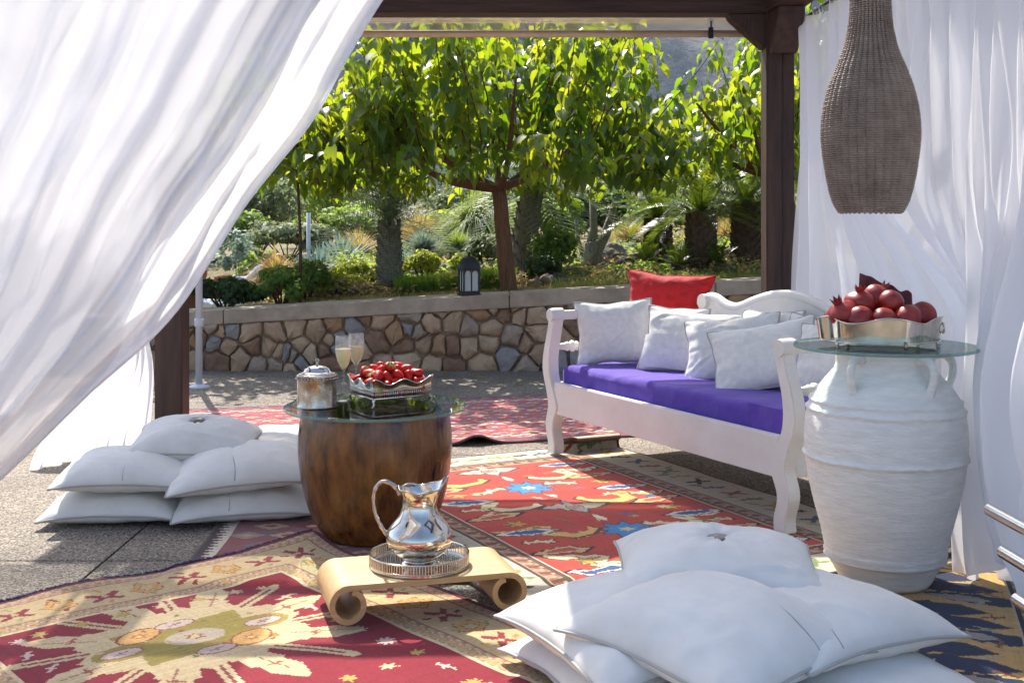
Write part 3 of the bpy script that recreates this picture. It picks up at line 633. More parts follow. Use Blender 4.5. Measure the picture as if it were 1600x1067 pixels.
for k, vv in enumerate((0.48, 0.98, 1.42, 1.82)):
    for s_ in (-1, 1):
        cv.outl(CU + s_ * 0.30, vv + 0.03 * s_, DRAGON, 0.17, 0.35 * s_ + (k % 2) * 0.3, ['c8a45e', 'cdbd94'][(k + (s_ > 0)) % 2], '5c3428', mirror=s_, t=1.09)
        cv.shape(CU + s_ * 0.30, vv + 0.03 * s_, HOOK, 0.02, k, '6a4a30')
for k in range(13):
    vv = FV0 + 0.1 + k * 0.13
    for s_, uu in ((1, FU0 + 0.13), (-1, FU1 - 0.13)):
        t_ = k % 4
        if t_ == 0: cv.outl(uu, vv, LEAF, 0.125, 0.12, 'c9c2b4', '2a2428', mirror=s_, t=1.14); cv.shape(uu, vv, LEAF, 0.085, 0.12, '33507c', mirror=s_)
        elif t_ == 1: cv.outl(uu - 0.02 * s_, vv, BEAST, 0.06, 0.2, 'c8bd94', '6a3426', mirror=s_)
        elif t_ == 2: cv.outl(uu, vv, LEAF, 0.12, -0.1, 'c2a070', '3a2a24', mirror=s_); cv.shape(uu, vv, LEAF, 0.07, -0.1, 'a85038', mirror=s_)
        else: cv.outl(uu + 0.02 * s_, vv, STAR6, 0.05, 0.3, 'b8953c', '6a3426'); cv.shape(uu, vv, STAR6, 0.02, 0, '5a6a3a')
rg = random.Random(11)
for k in range(46):
    uu, vv = rg.uniform(FU0 + 0.05, FU1 - 0.05), rg.uniform(FV0 + 0.04, FV1 - 0.04)
    if abs(uu - CU) < 0.16 and min(abs(vv - q) for q in (0.35, 0.74, 1.13, 1.52, 1.91)) < 0.14: continue
    cv.shape(uu, vv, rg.choice([BEAST, HOOK, STAR6]), rg.uniform(0.022, 0.042), rg.uniform(0, 6), rg.choice(['c8bd94', 'b8953c', 'a89a86', '7a6a40', '3f5a80']))
bd = ~fld
cv.paint(bd, 'b9b09a'); Df = np.maximum(np.maximum(FU0 - cv.u, cv.u - FU1), np.maximum(FV0 - cv.v, cv.v - FV1))
cv.paint(bd & (Df < 0.085), '9c8468'); guard(cv, bd & (Df < 0.075) & (Df > 0.012), ['a08468', '8c6c50', '9c4434', 'a8947a', '5c4434'], 0.016); cv.paint(bd & (Df > 0.085) & (Df < 0.093), '4a3830'); cv.paint(bd & (Df < 0.008), 'c2b498')
per = [(u_, v_) for v_ in np.arange(0.1, 2.3, 0.125) for u_ in (0.115, 1.52)] + [(u_, v_) for u_ in np.arange(0.22, 1.5, 0.125) for v_ in (0.1, 2.2)]
for k, (uu, vv) in enumerate(per):
    cv.outl(uu + rg.uniform(-.01, .01), vv, [HOOK, BEAST, LEAF, XSH][k % 4], 0.052, rg.uniform(-0.4, 0.4), ['2e2024', 'a8842c', '6a7a48', '8a4a34', '46536a'][(k * 7) % 5], 'a89c84', t=1.15)
    cv.shape(uu + 0.055 * rg.choice((-1, 1)), vv + 0.06, LEAF, 0.035, rg.uniform(0, 3), rg.choice(['7c8a5c', 'a89060', '5a4a40', 'c8a880']))
cv.paint(D < 0.012, '3a2a26')
def curlB(U, V, X, Y, Z):           # far corner under the bench rolls up
    t = np.clip((0.16 - V) / 0.16, 0, 1) * np.clip((U - 1.28) / 0.10, 0, 1) * np.clip((1.66 - U) / 0.04, 0.5, 1)
    r = 0.038; an = t * 0.16 / r * 0.95
    back = (0.16 - V) * (t > 0); along = np.where(t > 0, r * np.sin(an) - back * np.clip(t * 6, 0, 1), 0)
    return X - ub[0] * along * np.clip(t * 6, 0, 1), Y - ub[1] * along * np.clip(t * 6, 0, 1), Z + r * (1 - np.cos(an))
make_rug('rug', 'orange red rug with blue stars and cream dragons, in front of the white bench', cv, (-0.979, 5.511), vb, ub, curl=curlB, seed=4)
# --- red and cream medallion rug in the foreground
aa, ab = np.array((-0.76, -0.65)), np.array((0.65, -0.76))
cv = Canvas(1.56, 2.4, 0.0064, '7c1220'); D = dist_in(cv)
cu, c0 = 0.78, 0.66
for c_v in (c0, c0 + 1.06):
    for k in range(16):
        an = math.pi * 2 * (k + 0.5) / 16; rr = 0.30 if k % 2 else 0.34; wd = 1.0
        ca, sa = math.cos(an), math.sin(an); R_ = 0.27
        cc = [(-1, 0.32), (-0.6, 0.42), (-0.55, 0.3), (-0.2, 0.44), (-0.15, 0.3), (0.2, 0.4), (0.25, 0.28), (0.6, 0.34), (0.95, 0.12), (1.05, 0), (0.95, -0.12), (0.6, -0.34), (0.25, -0.28), (0.2, -0.4), (-0.15, -0.3), (-0.2, -0.44), (-0.55, -0.3), (-0.6, -0.42), (-1, -0.32)]
        if k % 2 == 0: cv.shape(cu + ca * R_, c_v + sa * R_ * 1.0, [(x, y * 0.78) for x, y in cc], 0.19, an, 'bba67e'); cv.shape(cu + ca * (R_ + 0.02), c_v + sa * R_, [(-1, 0.03), (1, 0.02), (1, -0.02), (-1, -0.03)], 0.12, an, '8a5a48'); cv.shape(cu + ca * (R_ + 0.06), c_v + sa * (R_ + .06), HOOK, 0.022, an + 1.57, '8a4a34')
        else: cv.shape(cu + ca * R_, c_v + sa * R_, [(-1, 0.12), (1.1, 0.10), (1.2, 0), (1.1, -0.10), (-1, -0.12)], 0.19, an, 'b8a47c'); cv.shape(cu + ca * R_, c_v + sa * R_, [(-1, 0.03), (1, 0.03), (1, -0.03), (-1, -0.03)], 0.18, an, '7a3a34')
    cv.shape(cu, c_v, [(x * 1.25, y) for x, y in spikes(14, 1, 0.84)], 0.265, 0, 'bba67e')
    cv.shape(cu, c_v, [(x * 1.35, y) for x, y in spikes(4, 1, 0.62, math.pi / 4)], 0.2, 0, '8d7c34'); cv.ell(cu - 0.2, c_v, 0.09, 0.055, '8d7c34'); cv.ell(cu + 0.2, c_v, 0.09, 0.055, '8d7c34')
    for sx, sy in ((-0.12, 0.10), (0.12, -0.10)): cv.ell(cu + sx, c_v + sy, 0.075, 0.05, '8a3a2c', 0.5); cv.ell(cu + sx, c_v + sy, 0.068, 0.043, 'bd9454', 0.5); cv.shape(cu + sx, c_v + sy, STAR6, 0.03, 0, 'a8643c'); cv.shape(cu + sx, c_v + sy, STAR6, 0.014, 0, 'c8a870')
    for sx, sy in ((-0.21, 0), (0.21, 0), (0.0, 0.13), (0, -0.13)): cv.ell(cu + sx, c_v + sy, 0.06, 0.032, '8a4a40'); cv.ell(cu + sx, c_v + sy, 0.054, 0.027, 'b8a496'); cv.shape(cu + sx, c_v + sy, HOOK, 0.02, 0.4, '8c6a5c')
    cv.ell(cu, c_v, 0.085, 0.06, 'aa9a84'); cv.shape(cu, c_v, STAR6, 0.035, 0.2, '7c5040'); cv.shape(cu, c_v, STAR6, 0.02, 0.2, 'bda46c')
    for k in range(18):
        a_ = k * 2.4; r_ = 0.06 + 0.012 * k; cv.shape(cu + r_ * math.cos(a_) * 1.2, c_v + r_ * math.sin(a_) * 0.8, STAR6, 0.013, k, ['a08850', 'b09c88', '8a4a34', '7a6c30'][k % 4])
rg = random.Random(2)
for uu in (0.40, 1.17):
    for vv in np.arange(0.38, 2.2, 0.13):
        cv.shape(uu + rg.uniform(-0.02, 0.02), vv, rg.choice([STAR6, STAR, HOOK]), rg.uniform(0.022, 0.038), rg.uniform(0, 2), rg.choice(['bba67e', 'a89048', 'b8a496']))
for vv in (1.19, 0.36, 2.24):
    for uu in np.arange(0.5, 1.1, 0.12): cv.shape(uu, vv, STAR6, 0.03, uu * 9, rg.choice(['bba67e', 'a89048']))
bd = D < 0.305; cv.paint(bd, 'b39c72')
guard(cv, (D < 0.295) & (D > 0.245), ['b39c72', 'a07a68', 'b8a284', '96685c', 'a8905c'], 0.0085); guard(cv, (D < 0.06) & (D > 0.02), ['b39c72', 'a58068', '9a7a4c', 'b8a284'], 0.0085)
cv.paint((D < 0.305) & (D > 0.297), 'c2ae88'); cv.paint((D < 0.245) & (D > 0.239), '8a5a44'); cv.paint((D < 0.066) & (D > 0.06), '8a5a44')
k = 0
per = [(0.152, v_, 1.57) for v_ in np.arange(0.15, 2.4, 0.135)] + [(1.56 - 0.152, v_, 1.57) for v_ in np.arange(0.15, 2.4, 0.135)] + [(u_, 0.152, 0) for u_ in np.arange(0.29, 1.35, 0.135)] + [(u_, 2.4 - 0.152, 0) for u_ in np.arange(0.29, 1.35, 0.135)]
for k, (uu, vv, ro) in enumerate(per):
    if k % 2: cv.outl(uu, vv, spikes(5, 1, 0.7), 0.055, ro, 'b58c4a', '8a4a34', t=1.1); cv.outl(uu, vv, spikes(5, 1, 0.7), 0.026, ro, 'b09a70', '8a5a3c', t=1.2)
    else: cv.shape(uu, vv, XSH, 0.055, ro, '7c2428'); cv.shape(uu, vv, STAR6, 0.016, ro, 'b39c72')
    for q in (-1, 1): cv.shape(uu + (0 if ro == 0 else 0.055 * q), vv + (0.055 * q if ro == 0 else 0), [(-1, .3), (1, .5), (.6, -.4), (-.8, -.2)], 0.018, ro + q, ['7c2428', '8a8a5c', 'a87840'][k % 3])
cv.paint(D < 0.02, '5c1620')
def curlA(U, V, X, Y, Z):
    return X, Y, Z + 0.016 * np.exp(-((U) / 0.10) ** 2 - (V / 0.12) ** 2) + 0.012 * np.exp(-(V / 0.07) ** 2) * np.clip(np.sin(U * 8.5 + 0.6), 0, 1)
rA = make_rug('rug', 'dark red and cream medallion rug under the little wooden scroll table', cv, (-0.714, 4.376), aa, ab, wob=0.005, curl=curlA, seed=5)
def selv(t):
    u_ = 1.56 * t; v_ = -0.004 + 0.006 * math.sin(u_ * 6 + 5); x = -0.714 + aa[0] * u_ / np.hypot(*aa) + ab[0] * v_; y = 4.376 + aa[1] * u_ / np.hypot(*aa) + ab[1] * v_
    z = 0.009 + float(rug_height(np.array(x), np.array(y), 4)) + 0.016 * math.exp(-(u_ / 0.1) ** 2) + 0.012 * max(0, math.sin(u_ * 8.5 + 0.6))
    return (x, y, z)
MB().tube([(p[0] + rnd.uniform(-.0035, .0035), p[1] + rnd.uniform(-.0035, .0035), p[2] + rnd.uniform(-.003, .003)) for p in (selv(t) for t in np.linspace(0, 1, 260))], 0.0065, 6).build('selvedge', 'selvedge', rA)
def floor_z(x, y): return 0.0085 * 0 + float(rug_height(np.array(float(x)), np.array(float(y)), len(RUGS)))
# ================================================================== cushions
from mathutils import Euler
def cushion(label, w_, h_, t, loc, rot=(0, 0, 0), mat_='cushion', seed=0.0, button=False, seam=None, sag=0.0, group=None, name='cushion', pinch=0.07, bend=0.0, wr=1.0, dent=None, plump=0.52, pip=True):
    root = thing(name, label, 'cushion', loc, 0, group); root.rotation_euler = rot
    def P(u, v, s):
        pu = 1 - pinch * (1 - v * v) ** 1.5 * (1 + 0.5 * nz(v * 2, seed, 3)); pv = 1 - pinch * (1 - u * u) ** 1.5 * (1 + 0.5 * nz(u * 2, seed, 7))
        x = w_ / 2 * u * pu; y = h_ / 2 * v * pv
        e = max(0.0, (1 - abs(u) ** 2.3) * (1 - abs(v) ** 2.3)); k = e ** plump
        z = s * t / 2 * k
        edge = e ** 0.25
        # soft wrinkles: broad dents, puckers running in from the seams, pulls at the corners
        d = 0.007 * nz(u * 1.3 + seed, v * 1.3, s + seed) + 0.002 * nz(u * 4 + seed, v * 4, s * 3 + seed) + 0.0016 * nz(u * 9 + 3 * v + seed, v * 5 - u * 2, s * 3 + seed)
        pk = (abs(u) ** 4) * math.sin(v * 15 + 4 * nz(v * 3, seed)) + (abs(v) ** 4) * math.sin(u * 15 + 4 * nz(u * 3, seed + 5))
        cr_ = (abs(u) * abs(v)) ** 3 * math.sin(math.atan2(abs(v), abs(u) + 1e-6) * 26 + seed)
        fo = 0.0
        for q in range(4):                  # a few long soft creases
            an = seed * 1.7 + q * 1.1; cx_ = 0.7 * math.sin(seed * 3 + q * 2.3); cy_ = 0.7 * math.cos(seed * 5 + q * 1.9)
            du_ = (u - cx_) * math.cos(an) + (v - cy_) * math.sin(an); dv_ = -(u - cx_) * math.sin(an) + (v - cy_) * math.cos(an) + 0.12 * math.sin(du_ * 4 + q)
            fo += 0.0032 * math.exp(-(dv_ / 0.045) ** 2 - (du_ / 0.4) ** 2) - 0.0022 * math.exp(-((dv_ - 0.085) / 0.05) ** 2 - (du_ / 0.4) ** 2)
        z += s * wr * edge * (d * t / 0.13 + 0.0032 * pk + 0.006 * cr_ + fo)
        if button and s > 0: z -= 0.10 * t * math.exp(-(u * u + v * v) / 0.03) - 0.006 * math.exp(-(u * u + v * v) / 0.12) * math.sin(math.atan2(v, u) * 9 + seed)
        if dent and s > 0: z -= dent[2] * math.exp(-((u - dent[0]) ** 2 + (v - dent[1]) ** 2) / 0.12)
        if seam is not None and s > 0: z -= 0.0055 * math.exp(-((u - seam - 0.05 * nz(v * 2, seed)) / 0.028) ** 2) * edge
        z += bend * (u * u) * w_ - sag * (abs(u) ** 3 + abs(v) ** 3) * 0.5
        return (x, y, z)
    n = 46; g = [-math.cos(math.pi * i / (n - 1)) * 0.55 + 0.45 * (2 * i / (n - 1) - 1) for i in range(n)]
    m = MB()
    for s in (1, -1):
        fs = [(j * n + i, j * n + i + 1, (j + 1) * n + i + 1, (j + 1) * n + i) for j in range(n - 1) for i in range(n - 1)]
        m.add([P(u, v, s) for v in g for u in g], fs if s > 0 else [f[::-1] for f in fs])
    body = m.build('cover', mat_, root, fixn=False)
    bm = bmesh.new(); bm.from_mesh(body.data); bmesh.ops.remove_doubles(bm, verts=bm.verts, dist=0.0004); bm.to_mesh(body.data); bm.free()
    if pip:
        q = [(u, -1) for u in g] + [(1, v) for v in g[1:]] + [(-u, 1) for u in g[1:]] + [(-1, -v) for v in g[1:-1]]
        MB().tube([P(u, v, 1) for u, v in q], 0.0042, 6, closed=True).build('piping', 'cushion_seam' if mat_ in ('cushion', 'linen') else mat_, body)
    if seam is not None:
        MB().tube([Vector(P(seam + 0.05 * nz(v * 2, seed), v, 1)) + Vector((0, 0, 0.0005)) for v in np.linspace(-0.97, 0.97, 40)], 0.0024, 5).build('seam', 'cushion_seam', body)
    if button:
        c = P(0, 0, 1); MB().lathe([(0, -0.006), (0.028, -0.006), (0.032, 0.003), (0.027, 0.010), (0.012, 0.013), (0, 0.0132)], 20, c).build('button', 'shell_button', root)
    return root
R = math.radians
GL = 'white cushions piled left of the drum table'
cushion('white floor cushion lying on bare paving at the bottom of the pile by the drum', 0.52, 0.46, 0.14, (-1.54, 4.79, 0.064), (0, 0, R(4)), seed=1, group=GL, sag=0.035)
cushion('white floor cushion at the bottom of the drum pile, partly on the pink kilim', 0.56, 0.50, 0.14, (-1.055, 4.82, 0.068), (0, 0, R(14)), seed=2, seam=-0.25, group=GL, sag=0.035)
cushion('white floor cushion at the bottom back of the pile, touching the drum table', 0.55, 0.5, 0.14, (-0.96, 5.28, 0.068), (0, 0, R(28)), seed=3, seam=0.2, group=GL, sag=0.035)
cushion('white cushion of the drum pile, stacked above the one on bare paving', 0.53, 0.47, 0.15, (-1.50, 4.80, 0.185), (R(2), R(2), R(8)), seed=4, seam=0.0, group=GL, sag=0.03)
cushion('white cushion lying second up at the front of the pile, vertical seam across its face', 0.56, 0.50, 0.15, (-1.08, 4.83, 0.19), (R(4), R(-3), R(14)), seed=5, seam=-0.1, group=GL, sag=0.03)
cushion('sunlit white cushion in the second layer of the pile, right beside the drum', 0.54, 0.5, 0.15, (-0.97, 5.25, 0.19), (R(2), R(2), R(32)), seed=6, seam=0.4, group=GL, sag=0.03)
cushion('white cushion with a shell button crowning the pile beside the drum table', 0.50, 0.44, 0.15, (-1.29, 4.98, 0.275), (R(6), R(3), R(6)), seed=7, button=True, group=GL, sag=0.03)
GF = 'white cushions piled in front of the clay jar'
zr = 0.012
cushion('white floor cushion at the bottom of the front pile, its corner towards the scroll table', 0.62, 0.60, 0.14, (0.37, 3.03, 0.066 + zr), (0, 0, R(24)), seed=11, seam=-0.3, group=GF, sag=0.035)
cushion('white floor cushion at the bottom of the front pile, its corner below the clay jar', 0.60, 0.60, 0.14, (0.74, 2.95, 0.064 + zr), (0, 0, R(30)), seed=12, group=GF, sag=0.035)
cushion('white floor cushion at the bottom of the front pile, farthest from the clay jar', 0.58, 0.58, 0.14, (0.50, 2.62, 0.064 + zr), (0, 0, R(40)), seed=13, group=GF, sag=0.035)
cushion('white cushion in the middle of the front pile, sunlit corner pointing at the scroll table', 0.58, 0.58, 0.18, (0.34, 3.0, 0.17 + zr), (R(1), R(-2), R(25)), seed=14, group=GF, sag=0.035)
cushion('white cushion in the middle of the front pile, pointed corner below the clay jar', 0.58, 0.57, 0.18, (0.725, 3.05, 0.17 + zr), (R(-2), R(3), R(35)), seed=15, seam=-0.55, group=GF, sag=0.035)
cushion('white cushion in the middle of the front pile with a curved seam down its face', 0.53, 0.53, 0.18, (0.475, 2.835, 0.207 + zr), (R(5), R(-1), R(42)), seed=16, seam=0.28, group=GF, sag=0.035)
cushion('white cushion with a shell button crowning the front pile', 0.53, 0.45, 0.16, (0.535, 3.16, 0.262 + zr), (R(5), R(0), R(-4)), seed=17, button=True, group=GF, sag=0.03, wr=1.3)
# ================================================================== white bench
SL, SDp = 1.695, 0.74
bench = thing('bench', 'white painted wooden bench with scrolled arms and camel back', 'bench', (0.213, 5.96, 0.018), math.atan2(-0.885, 0.466))
CL = [(0.0, 0.0, .034), (-0.004, 0.05, .033), (0.016, 0.115, .034), (0.012, 0.16, .038), (-0.012, 0.215, .042), (-0.012, 0.25, .042), (0.012, 0.31, .036), (0.040, 0.37, .034), (0.050, 0.43, .034), (0.040, 0.50, .031), (0.018, 0.57, .028), (0.002, 0.62, .027), (-0.004, 0.655, .03)]
def smooth_curve(pts, k=3):
    out = []
    for i in range(len(pts) - 1):
        p = [pts[max(0, min(len(pts) - 1, i + j))] for j in (-1, 0, 1, 2)]
        for s in range(k):
            f = s / k; out.append(tuple(0.5 * (2 * p[1][c] + (p[2][c] - p[0][c]) * f + (2 * p[0][c] - 5 * p[1][c] + 4 * p[2][c] - p[3][c]) * f * f + (3 * p[1][c] - p[0][c] - 3 * p[2][c] + p[3][c]) * f ** 3) for c in range(len(pts[0]))))
    return out + [tuple(pts[-1])]
SCL = smooth_curve(CL)
for s_, x0 in ((-1, 0.0), (1, SL)):
    m = MB(); m.strip([(x0 + s_ * o - w2, z) for o, z, w2 in SCL], [(x0 + s_ * o + w2, z) for o, z, w2 in SCL], -0.028, 0.028)
    pst = m.build('front_leg', 'white_paint', bench, smooth=False, bevel=0.004)
    MB().tube([(x0 + s_ * 0.0, -0.034, 0.675), (x0, -0.012, 0.675), (x0, 0.034, 0.675)], [0.031, 0.034, 0.034], 22).build('scroll', 'white_paint', pst, autosmooth=40)
    MB().box((x0 - 0.03, SDp - 0.025, 0), (x0 + 0.03, SDp + 0.025, 0.70)).build('back_leg', 'white_paint', bench, smooth=False, bevel=0.004)
    m = MB(); m.box((x0 - 0.024, 0.03, 0.652), (x0 + 0.024, SDp - 0.02, 0.695)); m.build('arm_rail', 'white_paint', bench, smooth=False, bevel=0.006)
    pr = [(0.014, 0.03), (0.018, 0.07), (0.024, 0.085), (0.016, 0.095), (0.028, 0.108), (0.028, 0.116), (0.016, 0.128), (0.024, 0.138), (0.016, 0.15), (0.021, 0.25), (0.025, 0.36), (0.021, 0.47), (0.016, 0.57), (0.024, 0.585), (0.016, 0.6), (0.028, 0.612), (0.016, 0.63), (0.015, SDp - 0.02)]
    m = MB(); m.lathe(pr, 18); m.xf(Matrix.Translation((x0 + s_ * 0.03, 0, 0.515)) @ Matrix.Rotation(-math.pi / 2, 4, 'X')); m.build('spindle', 'white_paint', bench)
    MB().box((x0 - 0.02, 0.03, 0.20), (x0 + 0.02, SDp - 0.02, 0.345)).build('side_rail', 'white_paint', bench, smooth=False, bevel=0.004)
MB().box((0.02, -0.020, 0.195), (SL - 0.02, 0.014, 0.35)).build('front_rail', 'white_paint', bench, smooth=False, bevel=0.004)
MB().box((0.03, 0.016, 0.30), (SL - 0.03, SDp - 0.03, 0.325)).build('seat_board', 'white_paint', bench, smooth=False)
bt = smooth_curve([(0.0, 0.70), (0.12, 0.70), (0.2, 0.725), (0.26, 0.75), (0.32, 0.748), (0.38, 0.725), (0.45, 0.712), (0.52, 0.722), (0.62, 0.755), (0.74, 0.785), (0.8475, 0.795)], 4)
bt = bt + [(SL - x, z) for x, z in reversed(bt[:-1])]
m = MB(); m.strip([(x, z) for x, z in bt], [(x, 0.28) for x, z in bt], SDp - 0.02, SDp + 0.018); m.build('back_panel', 'white_paint', bench, smooth=False, bevel=0.003)
MB().tube([(x, SDp - 0.001, z + 0.004) for x, z in bt], 0.024, 10).build('back_moulding', 'white_paint', bench)
for s_, x0 in ((1, 0.25), (-1, SL - 0.25)):
    MB().tube([(x0, SDp - 0.045, 0.735), (x0, SDp + 0.035, 0.735)], 0.036, 20).build('back_scroll', 'white_paint', bench, autosmooth=40)
MB().box((0.03, SDp - 0.018, 0.2), (SL - 0.03, SDp + 0.015, 0.279)).build('back_rail', 'white_paint', bench, smooth=False, bevel=0.003)
BM = bench.matrix_basis
bmx = Matrix.Translation(bench.location) @ Matrix.Rotation(bench.rotation_euler.z, 4, 'Z')
def on_bench(x, y, z): return tuple(bmx @ Vector((x, y, z)))
brz = bench.rotation_euler.z
# purple mattress, lying loose on the seat board
mt = thing('mattress', 'purple fabric seat mattress on the white bench', 'mattress', on_bench(0, 0, 0), brz)
def mattr(nu=90, nv=40):
    m = MB(); x0, x1, y0, y1, z0, z1 = 0.036, SL - 0.036, 0.024, SDp - 0.03, 0.322, 0.435
    ring = []
    per = []
    for a, b, n in (((x0, y0), (x1, y0), nu), ((x1, y0), (x1, y1), nv), ((x1, y1), (x0, y1), nu), ((x0, y1), (x0, y0), nv)):
        for k in range(n): per.append((a[0] + (b[0] - a[0]) * k / n, a[1] + (b[1] - a[1]) * k / n))
    cx, cy = (x0 + x1) / 2, (y0 + y1) / 2; n = len(per); vs = []
    levels = [(0.0, z0), (0.0, z0 + 0.03), (-0.004, z0 + 0.06), (-0.002, z0 + 0.085), (0.006, z1 - 0.012), (0.016, z1 - 0.004), (0.03, z1), (0.08, z1 + 0.003), (0.16, z1 + 0.005), (0.26, z1 + 0.005), (0.345, z1 + 0.004)]
    for ins, z in levels:
        for px_, py_ in per:
            qx = min(max(px_, x0 + ins), x1 - ins); qy = min(max(py_, y0 + ins), y1 - ins)
            wv = 0.006 * nz(px_ * 5, py_ * 5, z * 4) + 0.003 * nz(px_ * 14, py_ * 14, z * 22)
            vs.append((qx, qy + (wv if ins < 0.02 else 0), z + (wv if ins > 0 else 0)))
    fs = [(l * n + i, l * n + (i + 1) % n, (l + 1) * n + (i + 1) % n, (l + 1) * n + i) for l in range(len(levels) - 1) for i in range(n)]
    m.add(vs, fs)
    o = m.build('cover', 'purple_cloth', mt, fixn=True)
    bm = bmesh.new(); bm.from_mesh(o.data); bmesh.ops.remove_doubles(bm, verts=bm.verts, dist=0.0008); bm.to_mesh(o.data); bm.free()
mattr()
MB().grid(lambda u, v: (SL - 0.24 + 0.205 * u, 0.019 + 0.004 * math.sin(u * 6) - 0.004 * v, 0.44 - 0.108 * v), 12, 8).build('folded_flap', 'purple_cloth', mt)
# cushions on the bench, leaning on its back
GB = 'white linen cushions along the bench'
def bench_cushion(label, x, y, z, w_, h_, t, lean, yaw, roll, seed, mat_='linen', **kw):
    # stand a cushion on edge facing the front of the bench
    Rm = Matrix.Rotation(brz + R(yaw), 4, 'Z') @ Matrix.Rotation(R(90 - lean), 4, 'X') @ Matrix.Rotation(R(roll), 4, 'Z')
    kw.setdefault('pinch', 0.11); return cushion(label, w_, h_, t, on_bench(x, y, z), Rm.to_euler(), mat_, seed=seed, group=kw.pop('group', GB), wr=1.5, **kw)
bench_cushion('upright white linen cushion leaning on the left arm of the bench', 0.14, 0.25, 0.59, 0.38, 0.315, 0.12, 11, 52, 4, 21)
bench_cushion('white linen cushion half hidden behind the folded-front one, below the red cushion', 0.24, 0.52, 0.575, 0.36, 0.29, 0.11, 16, 36, -3, 22)
fc = bench_cushion('white linen cushion with a folded flap across its front, on the bench', 0.54, 0.42, 0.57, 0.46, 0.32, 0.13, 26, 44, -5, 23)
bench_cushion('white linen cushion half in shade, right of the folded-front cushion on the bench', 0.84, 0.42, 0.565, 0.44, 0.32, 0.12, 30, 34, 9, 24)
bench_cushion('white linen cushion with its corner just behind the right arm of the bench', 1.14, 0.36, 0.565, 0.46, 0.33, 0.14, 36, 38, 14, 25)
bench_cushion('white linen cushion propped against the camel back near the right arm of the bench', 1.17, 0.60, 0.58, 0.36, 0.31, 0.11, 24, 10, -4, 26)
bench_cushion('white linen cushion tucked in the right corner of the bench behind the clay jar', 1.47, 0.45, 0.575, 0.36, 0.33, 0.13, 30, 22, 2, 27)
bench_cushion('red velvet cushion resting above the white ones at the left end of the bench back', 0.02, 0.655, 0.735, 0.48, 0.27, 0.13, 12, 34, -3, 30, mat_='red_velvet', group=None, pinch=0.13)
bench_cushion('white linen cushion upright behind the shaded one, against the camel back', 0.86, 0.61, 0.585, 0.37, 0.31, 0.11, 18, 6, 3, 28)
def flap(u, v):
    x = -0.225 + 0.45 * u; y = 0.005 - 0.155 * v
    e = max(0, (1 - abs(x / 0.23) ** 2.3) * (1 - abs(y / 0.16) ** 2.3)); return (x * (1 - 0.05 * (1 - (y / .16) ** 2)), y, 0.065 * e ** 0.52 + 0.006 + 0.003 * nz(u * 5, v * 4, 3))
MB().grid(flap, 30, 16).build('flap', 'linen', fc, fixn=False)
# folded flap on the third cushion
# ================================================================== wooden drum table
BX, BYY = -0.499, 4.45; bz = 0.018
drum = thing('drum_table', 'dark brown hollowed wooden drum used as a table base', 'table', (BX, BYY, bz))
pr = [(0.0, 0.0), (0.172, 0.0), (0.192, 0.010), (0.218, 0.045), (0.243, 0.10), (0.262, 0.165), (0.274, 0.235), (0.2805, 0.31), (0.278, 0.38), (0.269, 0.437), (0.263, 0.452), (0.252, 0.456), (0.24, 0.45), (0.235, 0.40), (0.235, 0.32), (0.2, 0.29), (0.0, 0.285)]
def irr(r, z, a): return (r * (1 + 0.012 * nz(math.cos(a) * 1.5, math.sin(a) * 1.5, z * 2) + 0.004 * nz(math.cos(a) * 9, math.sin(a) * 9, z * 3)), z)
P2 = smooth_curve(pr, 3); MB().lathe([(max(0, r), z) for r, z in P2], 96, fn=irr).build('body', 'barrel_wood', drum)
for an, z0, z1 in ((-2.75, 0.27, 0.43), (-0.6, 0.2, 0.3)):       # drying cracks
    MB().tube([((np.interp(z, [q[1] for q in pr[1:9]], [q[0] for q in pr[1:9]]) + 0.001) * math.cos(an + 0.03 * nz(z * 7)), (np.interp(z, [q[1] for q in pr[1:9]], [q[0] for q in pr[1:9]]) + 0.001) * math.sin(an + 0.03 * nz(z * 7)), z) for z in np.linspace(z0, z1, 20)], [0.0003 + 0.0022 * math.sin(math.pi * k / 19) for k in range(20)], 5).build('crack', 'iron', drum)
def glass_disc(label, x, y, z, r, t=0.010):
    g = thing('glass_top', label, 'tabletop', (x, y, z))
    MB().lathe([(0, 0), (r - 0.002, 0)], 96).lathe([(0, t), (r - 0.002, t)], 96).build('pane', 'glass_clear', g, smooth=False)
    MB().shell([(r - 0.002, 0), (r, 0.002), (r, t - 0.002), (r - 0.002, t)], 96).build('rim', 'glass_rim', g)
    return z + t
GZ = glass_disc('round clear glass tabletop on the dark wooden drum', BX, BYY, bz + 0.4565, 0.333)
# --- silver biscuit box
bb = thing('biscuit_box', 'oval tarnished silver lidded box on the glass above the drum', 'box', (-0.704, 4.39, GZ), R(12))
MB().lathe([(0, 0.0), (0.068, 0.0), (0.071, 0.004), (0.069, 0.009), (0.067, 0.014), (0.0675, 0.06), (0.0675, 0.108), (0.070, 0.112), (0.071, 0.118), (0.068, 0.121), (0, 0.121)], 56, sx=1.05, sy=0.82).build('body', 'silver_worn', bb)
m = MB()
for k in range(34):
    a = 2 * math.pi * k / 34; m.lathe([(0, -0.004), (0.0045, -0.002), (0.0045, 0.002), (0, 0.004)], 8, (0.0705 * 1.05 * math.cos(a), 0.0705 * 0.82 * math.sin(a), 0.106 + 0.0015 * (k % 2)))
m.build('beaded_band', 'silver_worn', bb)
ld = MB().lathe([(0.066, 0.1212), (0.062, 0.126), (0.05, 0.128), (0.046, 0.131), (0.042, 0.14), (0.03, 0.148), (0.012, 0.152), (0, 0.153)], 48, sx=1.05, sy=0.82).build('lid', 'silver', bb)
